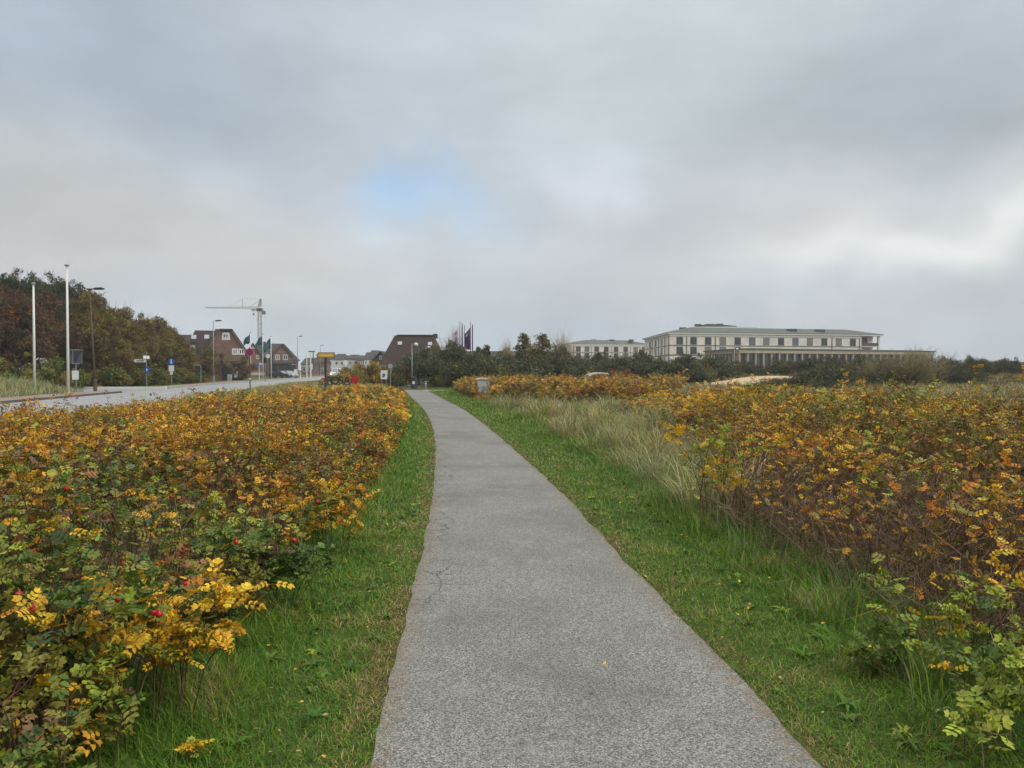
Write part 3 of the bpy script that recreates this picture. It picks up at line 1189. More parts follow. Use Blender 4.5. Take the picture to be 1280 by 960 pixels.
def build_lawn():
    ch = []
    # dead thatch and short creeping blades that break the edge of the asphalt
    fe = Field(93, .9)
    for (y0, y1, dn, w_, sd_) in ((2.6, 5.5, 9000, .0045, 1), (5.5, 10, 4200, .007, 2), (10, 22, 1300, .014, 3)):
        for side, e, k in ((0, path_l, 1), (1, path_r, -1)):
            xy = region(700 + sd_ + 10 * side, y0, y1, lambda y: e(y) - .2, lambda y: e(y) + .2, dn)
            rng = np.random.default_rng(sd_)
            d = (e(xy[:, 1]) - xy[:, 0]) * k                # positive on the grass side
            q = fe(xy[:, 0] * .6 + 7 * side, xy[:, 1])
            p = np.where(d > 0, 1 - .45 * np.clip(q - .5, 0, .5) / .5, np.exp(d / (.010 + .05 * np.clip(1 - q, 0, 1))))
            m = rng.uniform(size=len(xy)) < p * np.where(d > .12, np.clip((.2 - d) / .08, 0, 1), 1)
            xy, q, d = xy[m], q[m], d[m]
            gr = dict(grass=3, grass2=3, grass3=2, olive=1)
            de = dict(tan=4, dry=3, straw=1.0, olive=2, brown=1.2)
            def wf(rng, x, y, q=q):
                t = rng.uniform(size=len(x)) < np.clip(1.5 * (q - .30) + .18 * (side == 0), .12, .9)
                return np.where(t[:, None], pick(rng, len(x), de), pick(rng, len(x), gr)) * .9
            ch.append(blades(710 + sd_ + 10 * side, xy, np.where(d > .02, .04, .022), w_, wf, lean=3.2, zoff=.006))
    left_e = wts_lawn(lambda x, y: path_l(y) - x)
    right_e = wts_lawn(lambda x, y: x - path_r(y))
    for (y0, y1, dn, h_, w_, sd_) in ((2.6, 5, 8000, .050, .0036, 1), (5, 8, 4600, .054, .0052, 2), (8, 13, 2100, .06, .008, 3), (13, 24, 700, .065, .014, 4), (24, 62, 200, .08, .028, 5)):
        for side in (0, 1):
            if side == 0:
                xy = region(80 + sd_, y0, y1, lambda y: hedge_in(y) - .5, lambda y: path_l(y) + .04, dn)
                wf, edge = left_e, path_l(xy[:, 1]) - xy[:, 0]
                hed = xy[:, 0] - hedge_in(xy[:, 1])
            else:
                xy = region(90 + sd_, y0, y1, lambda y: path_r(y) - .04, lambda y: right_in(y) + .7, dn)
                wf, edge = right_e, xy[:, 0] - path_r(xy[:, 1])
                hed = right_in(xy[:, 1]) - xy[:, 0]
            rng = np.random.default_rng(sd_)
            bareness = np.clip(.35 + 1.3 * (f_g(xy[:, 0] * 1.4, xy[:, 1]) - .5), .0, .85)
            k = (np.abs(xy[:, 0]) < .70 * xy[:, 1] + 1.0) & ((edge > .16) | (rng.uniform(size=len(xy)) < 1 - bareness * (1 - edge / .16)))
            xy, edge, hed = xy[k], edge[k], hed[k]
            tall = 1 + 1.7 * np.clip(1 - hed / .45, 0, 1) * (.4 + f_g(xy[:, 0], xy[:, 1])) + .55 * (f_g2(xy[:, 0], xy[:, 1]) - .3)
            hh = h_ * np.clip(edge / .15, .4, 1) * tall
            ch.append(blades(100 + sd_ + 10 * side, xy, hh, w_, wf, lean=2.1))
    tag(mesh_np('verge_grass', ch, M_GRASS), 'short green grass growing along both edges of the path', 'grass', kind='stuff')


build_lawn()


def tufts(seed, xy, per, hgt, wid, wts, spread, lean=.75, zf=height, tm=None):
    rng = np.random.default_rng(seed)
    n = len(xy)
    s = rng.uniform(.6, 1.25, n)
    rep = np.full(n, per)
    i = np.repeat(np.arange(n), rep)
    p = xy[i] + rng.normal(0, spread, (len(i), 2)) * s[i][:, None]
    az = np.arctan2(*(p - xy[i]).T[::-1]) + rng.normal(0, .7, len(i))
    l = rng.uniform(.1, 1, len(i)) * lean
    X = np.column_stack([np.cos(az) * l, np.sin(az) * l, np.ones(len(i))])
    Nn = np.column_stack([-np.cos(az), -np.sin(az), l])
    base = pick(rng, n, wts)
    c = np.where((rng.uniform(size=len(i)) < .5)[:, None], base[i], pick(rng, len(i), wts)) * rng.uniform(.75, 1.2, (len(i), 1))
    z = zf(p[:, 0], p[:, 1]) - .02
    return scatter(*(tm or T_BLADE), np.column_stack([p, z]), X, Nn, hgt * s[i] * rng.uniform(.6, 1.2, len(i)), c, wid=wid)


def build_dune_grass():
    W = dict(straw=.9, pale=2.0, sage=3.6, tan=1.8, olive=1.4, grass2=1.2, bronze=.5)
    ch = []
    a = lambda y: right_in(y) + .1
    b = lambda y: right_in(y) + marram_w(y) + .8
    for (y0, y1, dn, per, h_, w_, sd_) in ((8.7, 14, 2.8, 110, .66, .0065, 1), (14, 22, 2.2, 90, .72, .009, 2), (22, 38, 1.4, 60, .76, .016, 3)):
        q_ = region(110 + sd_, y0, y1, a, b, dn * 1.35)
        q_ = q_[(F_gap(q_[:, 0] * .9 + 3, q_[:, 1] * .7) > .36)]
        ch.append(tufts(200 + sd_, q_, per, h_, w_, W, .11, lean=1.15, tm=T_ARC))
        ch.append(tufts(220 + sd_, region(120 + sd_, y0, y1, a, b, dn * 4.0), per // 3, h_ * .45, w_, dict(grass=1.4, grass3=1.2, sage=2, olive=1, tan=1.5, pale=1), .16, lean=1.2))
    # grey-green long grass at the foot of the right-hand roses
    xy = region(131, 3.5, 11, lambda y: right_in(y) - .25, lambda y: right_in(y) + .75, 16)
    ch.append(tufts(231, xy, 34, .34, .0055, dict(grass=3, grass3=2, sage=2, grass2=2, tan=1), .10, lean=1.0))
    # pale belt beyond the roses on the dune side
    xy = region(132, 27, 62, lambda y: np.interp(y, [27, 36, 62], [5, 7, 10]), lambda y: np.interp(y, [27, 40, 62], [22, 27, 46]), 1.0)
    ch.append(tufts(232, xy, 26, .6, .03, dict(pale=3, tan=2, sage=2, bronze=1.5, straw=1), .25))
    tag(mesh_np('dune_grass', ch, M_GRASS), 'pale straw coloured dune grass in tufts behind the right-hand lawn', 'grass', kind='stuff')


build_dune_grass()


def build_dry_grass():
    ch = []
    a = lambda y: road_near(y) + .35
    b = lambda y: np.where(y < 50, hedge_out(y) + .6, path_l(y) - 1.2)
    for (y0, y1, dn, per, h_, w_, sd_) in ((8, 24, 5, 18, .34, .012, 1), (24, 50, 3.2, 18, .36, .022, 2), (50, 100, 1.6, 16, .3, .04, 3)):
        xy = view_cull(region(140 + sd_, y0, y1, a, b, dn), 3)
        ch.append(tufts(240 + sd_, xy, per, h_, w_, dict(tan=3, pale=2, olive=2, straw=1, grass2=1.4, dry=1), .2, lean=.9))
    tag(mesh_np('dry_grass', ch, M_GRASS), 'dry yellowish roadside grass between the roses and the road', 'grass', kind='stuff')
    xy = region(151, 15, 56, lambda y: road_far(y) - 16, lambda y: road_far(y) - 2.8, 3.0)
    ch = [tufts(251, xy, 26, .62, .035, dict(pale=3, sage=4, straw=1.4, grass2=1), .3, zf=mound_h)]
    tag(mesh_np('mound_grass', ch, M_GRASS), 'grey green dune grass covering the mound beside the flagpoles', 'grass', kind='stuff')
    # verge behind the far pavement and turf around the junction
    xy = region(152, 69, 190, lambda y: road_far(y) - 9, lambda y: road_far(y) - 2.3, 1.4)
    ch = [tufts(252, xy, 12, .14, .05, dict(grass=3, grass2=3, olive=2), .4)]
    xy = region(153, 64.5, 82, lambda y: path_r(y) + .2, lambda y: path_r(y) + 9, 8)
    ch.append(tufts(253, xy, 16, .12, .03, dict(grass=3, grass3=3, grass2=1), .2))
    tag(mesh_np('roadside_turf', ch, M_GRASS), 'short green turf around the far path junction and along the far pavement', 'grass', kind='stuff')


build_dry_grass()


def build_heath():
    """low heather, moss and crowberry over the dunes on the right"""
    rng = np.random.default_rng(300)
    n = 5200
    y = rng.uniform(34, 150, n)
    x = rng.uniform(0, 1, n) * (y * .75) + np.interp(y, [34, 60, 150], [12, 14, 30])
    y = np.concatenate([y, rng.uniform(11, 40, 2600)])
    x = np.concatenate([x, np.interp(y[n:], [11, 15, 22, 40], [7.9, 9.1, 10.8, 13]) + rng.uniform(0, 1, 2600) ** 1.3 * y[n:] * .5])
    k = (((x - 23.8) / 7.2) ** 2 + ((y - 66) / 4.8) ** 2) > 1
    xy = np.column_stack([x, y])[k]
    n = len(xy)
    per = 22
    i = np.repeat(np.arange(n), per)
    s = rng.uniform(.3, .9, n)
    off = rng.normal(0, 1, (len(i), 3)) * np.array([.5, .5, .14]) * s[i][:, None]
    p = np.column_stack([xy, height(xy[:, 0], xy[:, 1])])[i] + off
    p[:, 2] = np.maximum(p[:, 2], height(p[:, 0], p[:, 1]) + .02) + .08
    c = pick(rng, n, dict(bronze=2, olive=2, pine2=3, brown=2, sage=1.5, tan=1, maroon=1))[i] * rng.uniform(.7, 1.2, (len(i), 1))
    ch = [scatter(*T_TUFT3, p, unit(rng, len(i)) + np.array([0, 0, .6]), unit(rng, len(i)), .16 * rng.uniform(.6, 1.3, len(i)), c)]
    tag(mesh_np('heath', ch, M_FAR), 'low brown and olive heather covering the dunes on the right', 'heather', kind='stuff')


build_heath()


def build_fallen():
    rng = np.random.default_rng(333)
    n = 420
    y = rng.uniform(2.7, 16, n)
    side = rng.uniform(size=n)
    x = np.where(side < .5, path_l(y) - rng.uniform(-.05, 1.0, n), path_r(y) + rng.uniform(-.05, 1.0, n))
    xx = np.where(side > .955, rng.uniform(path_l(y), path_r(y)), x)
    on = side > .955
    p = np.column_stack([xx, y, np.where(on, .012, rng.uniform(.03, .07, n))])
    X = unit(rng, n) * np.array([1, 1, .25])
    c = pick(rng, n, dict(gold=2, yellow=1, tan=3, dry=3, rust=1)) * rng.uniform(.8, 1.1, (n, 1))
    tag(mesh_np('fallen_leaves', [scatter(*T_LEAF, p, X, np.array([[0, 0, 1.]]) + rng.normal(0, .25, (n, 3)), rng.uniform(.018, .036, n), c)], M_ROSE), 'yellow and brown fallen leaves scattered over the lawns beside the path', 'leaves', kind='stuff')


build_fallen()


def build_weeds():
    rng = np.random.default_rng(345)
    n = 130
    y = rng.uniform(2.9, 11, n)
    s = rng.uniform(size=n) < .5
    x = np.where(s, path_l(y) - rng.uniform(.12, .95, n), path_r(y) + rng.uniform(.12, .9, n))
    i = np.repeat(np.arange(n), 9)
    az = rng.uniform(0, 6.283, len(i))
    X = np.column_stack([np.cos(az), np.sin(az), rng.uniform(.15, .8, len(i))])
    p = np.column_stack([x, y, np.full(n, .015)])[i] + rng.normal(0, .008, (len(i), 3)) * np.array([1, 1, .2])
    c = pick(rng, n, dict(grass=3, lime=1, green=3, grass3=2))[i] * rng.uniform(.75, 1.15, (len(i), 1))
    tag(mesh_np('lawn_weeds', [scatter(*T_ARC, p, X, np.array([[0, 0, 1.]]) + rng.normal(0, .2, (len(i), 3)), (rng.uniform(.04, .10, n)[i]) * rng.uniform(.7, 1.2, len(i)), c, wid=.016 * rng.uniform(.7, 1.3, len(i)))], M_GRASS), 'small leafy weeds growing among the lawn grass beside the path', 'weeds', kind='stuff')


build_weeds()


# ---------------------------------------------------------------- trees, shrubs
def leaf_cloud(rng, centres, radii, per, size, wts, flat=.8, up=.5, tmpl=T_TUFT3):
    n = len(centres)
    per = np.maximum(1, (per * (radii / radii.mean()) ** 2).astype(int))
    i = np.repeat(np.arange(n), per)
    m = len(i)
    d = unit(rng, m) * (rng.uniform(.0, 1, (m, 1)) ** .45)
    p = centres[i] + d * radii[i][:, None] * np.array([1, 1, flat])
    base = pick(rng, n, wts)
    c = np.where((rng.uniform(size=m) < .6)[:, None], base[i], pick(rng, m, wts)) * rng.uniform(.7, 1.25, (m, 1))
    return scatter(*tmpl, p, unit(rng, m) + d * .6, unit(rng, m) + np.array([0, 0, up]), size * rng.uniform(.6, 1.3, m), c)


def make_tree(name, seed, H, rx, wts, label=None, nclump=34, per=110, size=.22, low=.12, top=.5, bare=.25, barkc='stem', spike=0.25, shape=1.0):
    """tapered trunk, limbs reaching each leaf clump, crown of leaf clumps with gaps"""
    rng = np.random.default_rng(seed)
    root = empty(name, label=label)
    # clump centres in an uneven ellipsoid
    c = []
    while len(c) < nclump:
        v = rng.uniform(-1, 1, 3)
        r = np.linalg.norm(v)
        if r > 1 or r < .35: continue
        z = low + (1 - low) * (v[2] * .5 + .5)
        taper = np.clip((1.0 - z) / (1 - top), .25, 1) ** shape if z > top else 1
        c.append((v[0] * rx * taper * rng.uniform(.8, 1.15), v[1] * rx * taper * rng.uniform(.8, 1.15), H * min(1.0, z * .95)))
    c = np.array(c)
    rad = rng.uniform(.45, .95, nclump) * rx * .36
    # a few shoots that break the outline
    k = int(nclump * spike)
    sp = c[rng.choice(nclump, k)] * np.array([1.08, 1.08, 1.0]) + np.array([0, 0, .35]) * rng.uniform(.5, 2, (k, 1)) + rng.normal(0, .3, (k, 3))
    cen = np.concatenate([c, sp])
    rr = np.concatenate([rad, rng.uniform(.15, .3, k) * rx * .36])
    lv = leaf_cloud(rng, cen, rr, per, size, wts)
    # twigs
    m = int(nclump * 26 * bare)
    j = rng.integers(0, len(cen), m)
    P0 = cen[j] * np.array([.8, .8, .93])
    P2 = cen[j] + unit(rng, m) * rr[j][:, None] * 1.35 + np.array([0, 0, .2])
    tw = tubes_np(P0, (P0 + P2) / 2 + rng.normal(0, .1, (m, 3)), P2, .03, .012, np.tile(PAL[barkc], (m, 1)) * rng.uniform(.7, 1.3, (m, 1)), seg=2)
    # trunk and limbs
    tr = tubes_np(np.array([[0, 0, -.1]]), np.array([[rng.normal(0, .15), rng.normal(0, .15), H * .4]]), np.array([[rng.normal(0, .3), rng.normal(0, .3), H * .82]]), H * .022, H * .006, PAL[barkc][None], seg=8, sides=7)
    h0 = np.clip(c[:, 2] * rng.uniform(.35, .75, nclump), .2, H * .75)
    A = np.column_stack([np.zeros(nclump), np.zeros(nclump), h0])
    B = np.column_stack([c[:, 0] * .5, c[:, 1] * .5, h0 + (c[:, 2] - h0) * .35])
    lb = tubes_np(A, B, c, H * .009, .02, np.tile(PAL[barkc], (nclump, 1)), seg=4, sides=4)
    mesh_np('trunk', [tr, lb, tw], M_BARK, root)
    mesh_np('crown', [lv], M_FAR, root)
    return root


def make_conifer(name, seed, H, rx, wts, label=None, tiers=16, size=.2):
    rng = np.random.default_rng(seed)
    root = empty(name, label=label)
    tr = tubes_np(np.array([[0, 0, -.1]]), np.array([[0, .05, H * .5]]), np.array([[0, 0, H]]), H * .02, .015, PAL['stem'][None], seg=6, sides=6)
    A, C = [], []
    for t in range(tiers):
        z = H * (.10 + .88 * t / tiers)
        r = rx * (1 - t / tiers) ** .55
        for k in range(max(4, int(10 * (1 - t / tiers) + 3))):
            a = rng.uniform(0, 6.28)
            q = r * rng.uniform(.65, 1.12)
            A.append((0, 0, z)); C.append((q * math.cos(a), q * math.sin(a), z - .15 * q + rng.normal(0, .1)))
    A, C = np.array(A), np.array(C)
    br = tubes_np(A, (A + C) / 2 + np.array([0, 0, .08]), C, .035, .012, np.tile(PAL['stem'], (len(A), 1)), seg=2)
    i = np.repeat(np.arange(len(A)), 26)
    t = rng.uniform(.15, 1, len(i))[:, None]
    p = A[i] + (C[i] - A[i]) * t + rng.normal(0, .09 + .02 * rx, (len(i), 3))
    c = pick(rng, len(A), wts)[i] * rng.uniform(.65, 1.25, (len(i), 1))
    lv = scatter(*T_TUFT3, p, (C - A)[i] + unit(rng, len(i)) * .6, unit(rng, len(i)) + np.array([0, 0, .8]), size * rng.uniform(.6, 1.2, len(i)), c)
    mesh_np('trunk', [tr, br], M_BARK, root)
    mesh_np('crown', [lv], M_FAR, root)
    return root


def make_bare(name, seed, H, rx, label=None, n=900, wts=None, r=.022, stems=9):
    """leafless shrub or tree: stems from the base that keep forking into fine twigs"""
    rng = np.random.default_rng(seed)
    root = empty(name, label=label)
    wts = wts or dict(sage=2, greystem=2, pale=.5, bronze2=1.4)
    P0 = np.column_stack([rng.normal(0, rx * .15, (stems, 2)), np.full(stems, -.1)])
    az = rng.uniform(0, 6.28, stems)
    P2 = np.column_stack([np.cos(az) * rx * rng.uniform(.1, .7, stems), np.sin(az) * rx * rng.uniform(.1, .7, stems), H * rng.uniform(.6, .95, stems)])
    P1 = P0 * .5 + P2 * .5 + np.column_stack([-np.cos(az), -np.sin(az), np.zeros(stems)]) * rx * .12
    big = [tubes_np(P0, P1, P2, r * 2.2, r * .7, pick(rng, stems, wts) * .8, seg=5, sides=5)]
    lev = (P0, P1, P2)
    fine = []
    for q, (m, l0, rr) in enumerate(((n // 6, .42, .8), (n // 2, .26, .5), (n, .16, .33))):
        j = rng.integers(0, len(lev[0]), m)
        t = rng.uniform(.25, 1, m)
        A = bez(lev[0][j], lev[1][j], lev[2][j], t)
        out = A * np.array([1, 1, 0]); out /= np.maximum(np.linalg.norm(out, axis=1, keepdims=True), .2)
        d = out * .55 + unit(rng, m) * .75 + np.array([0, 0, .45])
        C = A + d * (H * l0 * rng.uniform(.5, 1.2, (m, 1)))
        C[:, 2] = np.maximum(C[:, 2], .1)
        B = (A + C) / 2 + rng.normal(0, .05 * H * l0, (m, 3))
        (big if q == 0 else fine).append(tubes_np(A, B, C, r * rr, r * rr * .5, pick(rng, m, wts) * rng.uniform(.7, 1.2, (m, 1)), seg=2))
        lev = (A, B, C)
    mesh_np('stem', big, M_BARK, root)
    mesh_np('twigs', fine, M_BARK, root)
    return root


def put(o, px, Y, label, cat, group=None, rz=0.0, sc=1.0, first=False, zoff=0.0):
    x = gx(px, Y)
    z = float(height(x, Y)) + zoff
    if not first:
        o = clone(o, (x, Y, z), rz, sc, label)
    else:
        o.location = (x, Y, z); o.rotation_euler = (0, 0, rz); o.scale = sc if hasattr(sc, '__len__') else (sc,) * 3
        o['label'] = label
    return tag(o, label, cat, group)


G_W = 'trees of the roadside wood on the left'
W_PINE = dict(pine=5, pine2=2, dkgreen=2)
W_REDBR = dict(maroon=5, brown=4, bronze2=1.2, pine=2, rust=.4)
W_BRONZE = dict(bronze=4, bronze2=5, olive=2, brown=2)
pineA = make_tree('pine_tree', 401, 10.5, 3.6, W_PINE, nclump=52, per=150, size=.17, low=.30, top=.75, bare=.5, spike=.5)
redA = make_tree('deciduous_tree', 402, 8.0, 3.6, W_REDBR, nclump=60, per=190, size=.17, low=.06, top=.6, bare=.5)
bronA = make_tree('deciduous_tree', 403, 8.0, 3.1, W_BRONZE, nclump=62, per=190, size=.16, low=.04, top=.5, bare=.7, spike=.6, shape=.7)
bronB = make_tree('deciduous_tree', 404, 7.6, 2.9, W_BRONZE, nclump=58, per=190, size=.16, low=.03, top=.55, bare=.8, spike=.7, shape=.8)
pine_spots = [(-42, 82, 1.12), (8, 84, 1.21), (42, 86, 1.2), (78, 84, 1.16), (106, 88, 1.08)]
plab = ['dark green pine rising at the far left end of the wood', 'tallest dark pine behind the red brown tree at the left edge', 'dark pine above and behind the shorter white pole',
        'dark pine standing behind the taller white pole', 'dark pine with a thin broken top right of the taller white pole']
for i, (px, Y, s) in enumerate(pine_spots):
    put(pineA, px, Y, plab[i], 'tree', G_W, rz=i * 1.3, sc=s, first=i == 0)
red_spots = [(-18, 68, 1.12), (20, 67, 1.08), (62, 72, 1.08)]
rlab = ['red brown tree cut off by the left edge of the picture', 'red brown leafy tree left of the shorter white pole', 'dark maroon tree between the two white poles']
for i, (px, Y, s) in enumerate(red_spots):
    put(redA, px, Y, rlab[i], 'tree', G_W, rz=i * 2.0, sc=s, first=i == 0)
br_spots = [(112, 75, 1.13, bronA), (136, 80, 1.12, bronB), (158, 84, 1.04, bronA), (178, 89, 1.03, bronB), (197, 94, 1.0, bronA), (213, 98, .98, bronB), (226, 103, .76, bronA)]
blab = ['bronze brown tree right behind the leaning street lamp', 'bronze tree just right of the leaning street lamp', 'olive bronze tree left of the street name post',
        'bronze tree behind the street name post', 'bronze tree with tall thin shoots left of the blue pedestrian sign', 'olive bronze tree behind the blue pedestrian sign', 'lowest bronze tree at the right end of the wood beside the brick house']
used = set()
for i, (px, Y, s, o) in enumerate(br_spots):
    put(o, px, Y, blab[i], 'tree', G_W, rz=i * 1.7, sc=s, first=id(o) not in used)
    used.add(id(o))
# undergrowth along the foot of the wood
W_UND = dict(dkgreen=3, pine=2, olive=3, bronze=2, green=.6)
undA = make_tree('roadside_shrub', 405, 2.4, 2.6, W_UND, nclump=26, per=110, size=.2, low=.05, top=.9, bare=.2)
for i, (px, Y, lab) in enumerate([(10, 63, 'dark green shrub at the foot of the red brown trees'), (66, 66, 'dark green shrub between the white poles under the trees'), (128, 73, 'low olive shrub right of the leaning street lamp'),
                                  (160, 79, 'low olive shrub left of the street name post'), (196, 84, 'low olive shrub between the street name post and pedestrian sign'), (232, 92, 'low green shrub left of the bent grey post')]):
    put(undA, px, Y, lab, 'shrub', 'shrubs along the foot of the wood', rz=i * 1.1, sc=(1, 1, .8 if i > 1 else 1.1), first=i == 0)
# house garden trees in front of the left brick house
W_GARD = dict(bronze2=3, olive=3, brown=2, maroon=1)
gard = make_tree('garden_tree', 406, 5.2, 2.2, W_GARD, nclump=24, per=60, size=.2, low=.1, top=.7, bare=1.2)
put(gard, 262, 108, 'thin olive garden tree in front of the left brick house', 'tree', 'garden trees', sc=1.0, first=True)
put(gard, 304, 112, 'small brownish garden tree at the right corner of the left brick house', 'tree', 'garden trees', rz=2, sc=(.8, .8, .72))
put(gard, 242, 106, 'low bushy garden tree at the left corner of the left brick house', 'tree', 'garden trees', rz=4, sc=(.85, .85, .6))

# dark evergreen bushes across the middle distance
W_BUSH = dict(pine=2, pine2=5, sage=1.2, dkgreen=.8, olive=.6)
bushA = make_tree('evergreen_bush', 411, 3.0, 3.6, W_BUSH, nclump=48, per=200, size=.125, low=.05, top=.75, bare=.25, spike=.5)
bushB = make_tree('evergreen_bush', 412, 3.0, 3.2, W_BUSH, nclump=44, per=200, size=.125, low=.05, top=.6, bare=.3, spike=.7)
bush_spots = [(541, 74, 1.12, 0, 'tall dark bush beside the two pale street lamps'), (568, 70, 1.05, 1, 'dark bush in front of the group of flagpoles'), (582, 71, .93, 0, 'dark bush just right of the white parked car'),
              (603, 76, .98, 1, 'dark bush behind the pale grey cabinet'), (627, 75, .98, 0, 'dark bush below the white gable'), (652, 76, .98, 1, 'dark bush below the ragged golden conifer'),
              (678, 75, 1.02, 0, 'dark bush below the bushy golden conifer'), (701, 78, 1.12, 1, 'dark bush left of the far hotel wing'), (724, 76, .95, 0, 'dark bush under the left end of the far hotel wing'),
              (750, 80, .95, 1, 'dark bush hiding the middle of the far hotel wing'), (778, 75, .92, 0, 'dark bush under the right end of the far hotel wing'), (803, 82, .98, 1, 'dark bush against the left corner of the hotel'),
              (830, 74, .78, 0, 'low dark bush in front of the hotel corner'), (857, 72, .78, 1, 'low dark bush left of the sandy slope'), (884, 80, .86, 0, 'brownish dark bush under the left end of the colonnade')]
used = set()
for i, (px, Y, s, q, lab) in enumerate(bush_spots):
    o = (bushA, bushB)[q]
    put(o, px, Y, lab, 'bush', 'dark evergreen bushes in front of the houses and hotel', rz=i * 1.9, sc=(1.0, 1.0, s), first=q not in used)
    used.add(q)
W_MUGO = dict(pine=4, pine2=3, dkgreen=1.5, bronze=.4)
mugo = make_tree('creeping_pine', 413, 2.8, 4.0, W_MUGO, nclump=50, per=210, size=.12, low=.04, top=.7, bare=.3, spike=.6)
for i, (px, Y, s, lab) in enumerate([(935, 86, .8, 'creeping pine at the upper left above the pale sand'), (975, 84, .86, 'tallest creeping pine right above the pale sand'), (1010, 76, .72, 'creeping pine at the right end of the pale sand'),
                                     (1048, 78, .74, 'broad creeping pine in front of the middle of the colonnade'), (1080, 72, .68, 'creeping pine beside the left of the grey bare shrub'), (1000, 57, .34, 'very low creeping pine in front of the pale sand'), (1050, 60, .62, 'low creeping pine spreading in front of the colonnade')]):
    put(mugo, px, Y, lab, 'pine', 'creeping pines on the dune below the hotel', rz=i * 2.1, sc=(.95, .95, s), first=i == 0, zoff=-.1)
for i, (px, Y, s, lab) in enumerate([(1178, 84, .75, 'dark pine at the right end of the colonnade'), (1213, 100, .62, 'dark wind bent pine on the dune crest, left of the crest pair'), (1256, 106, .55, 'small dark pine with a pointed top on the dune crest'), (1195, 76, .5, 'low dark pine on the dune slope below the crest')]):
    put(pineA if False else mugo, px, Y, lab, 'pine', 'pines on the right dune', rz=i * 1.5 + .6, sc=(.62, .62, s * 1.25))
bareA = make_bare('bare_shrub', 421, 2.9, 2.6, n=2600, r=.02, stems=16)
for i, (px, Y, s, lab) in enumerate([(1105, 61, .92, 'leafless grey shrub in front of the colonnade, left one of three'), (1136, 60, .98, 'leafless grey shrub in front of the colonnade, middle one of three'), (1166, 62, .90, 'leafless grey shrub below the right end of the colonnade, right one of three')]):
    put(bareA, px, Y, lab, 'shrub', 'leafless grey shrubs before the colonnade', rz=i * 2.4, sc=s, first=i == 0, zoff=-.15)
bareT = make_bare('bare_tree', 422, 7.2, 2.6, n=2400, r=.03, stems=7, wts=dict(pale=2, greystem=2, dry=1))
for i, (px, Y, s, lab) in enumerate([(561, 100, .88, 'pale leafless tree between the brown roofed house and the flags'), (703, 98, .82, 'pale leafless tree right of the bushy golden conifer'), (640, 104, .72, 'pale leafless tree left of the ragged golden conifer'), (664, 102, .74, 'pale leafless tree between the two golden conifers')]):
    put(bareT, px, Y, lab, 'tree', 'leafless trees behind the bushes', rz=i * 1.4, sc=(s * .5, s * .5, s * .86), first=i == 0)
W_GC = dict(bronze=4, olive=3, green=1.2, brown=1)
gc = make_conifer('golden_conifer', 431, 6.4, 1.6, W_GC, tiers=18)
put(gc, 654, 96, 'ragged golden brown conifer with a thin pointed tip', 'tree', 'golden conifers behind the bushes', first=True, sc=(1.25, 1.25, 1.0))
put(gc, 678, 94, 'bushy golden green conifer left of the far hotel wing', 'tree', 'golden conifers behind the bushes', rz=1.9, sc=(1.6, 1.6, .97))
spr = make_conifer('spruce_tree', 432, 4.6, 1.1, dict(pine=4, dkgreen=2, bronze=.5), tiers=14)
for i, (px, Y, s, lab) in enumerate([(608, 88, 1.0, 'small dark spruce in front of the grey house roof'), (597, 118, 1.15, 'tiny dark spruce tip showing right of the flags'), (631, 122, 1.1, 'tiny dark spruce tip above the grey roof ridge'), (635, 128, 1.18, 'dark spruce tip beside the white gable')]):
    put(spr, px, Y, lab, 'tree', 'small spruces near the grey roofed house', rz=i, sc=s, first=i == 0)
# olive bushes round the brown roofed house and along the far road
W_OL = dict(olive=4, bronze=3, gold=.5, green=1.4, brown=1.2)
ol = make_tree('autumn_bush', 414, 2.4, 3.0, W_OL, nclump=30, per=110, size=.2, low=.04, top=.8, bare=.3)
for i, (px, Y, s, lab) in enumerate([(448, 94, .85, 'olive brown bush behind the red rose emblem'), (466, 88, .92, 'brown autumn bush left of the white notice board'), (497, 88, .72, 'yellowish bush right of the round road sign'), (508, 80, .62, 'golden bush beside the bend of the path'), (432, 108, .72, 'olive bush beside the white van')]):
    put(ol, px, Y, lab, 'bush', 'autumn bushes in front of the brown roofed house', rz=i * 1.3, sc=(.85, .85, s), first=i == 0)
# rust red bush among the far roses and other single rose bushes ------------


def rose_bush(label, x, y, H, spread, n, wts, seed, leaves=7, ls=.12, tmpl=T_ROSE, hips=0, r=.0045, group=None, tmin=.35):
    rng = np.random.default_rng(seed)
    root = empty('rose_bush', (x, y, float(height(x, y))), label=label)
    tag(root, label, 'rose bush', group)
    xy = rng.normal(0, spread * .4, (n, 2))
    hh = H * rng.uniform(.7, 1.1, n)
    # local coordinates: the ground under the bush is flat enough
    lv, st = grow_roses(seed, xy, hh, lambda q, a, b: pick(q, len(a), wts), leaves, tmpl, ls, r, lean=spread / max(H, .1) * .8, branch=2, tmin=tmin)
    mesh_np('stem', st, M_BARK, root)
    mesh_np('leaves', lv, M_ROSE, root)
    for k in range(hips):
        a = rng.uniform(0, 6.28)
        mb = MB().lathe([(.003, -.016), (.012, -.012), (.017, 0), (.013, .011), (.005, .016), (.007, .022)], 10)
        h = mb.build('hip', mat('rose_hip', (176, 26, 30), rough=.35, spec=.5), root, smooth=True)
        h.location = (math.cos(a) * spread * .5, math.sin(a) * spread * .5, H * rng.uniform(.8, 1.0))
    return root


def gpt(px, py):
    d = ray(px, py)
    k = -CAM_H / d.z
    return d.x * k, d.y * k


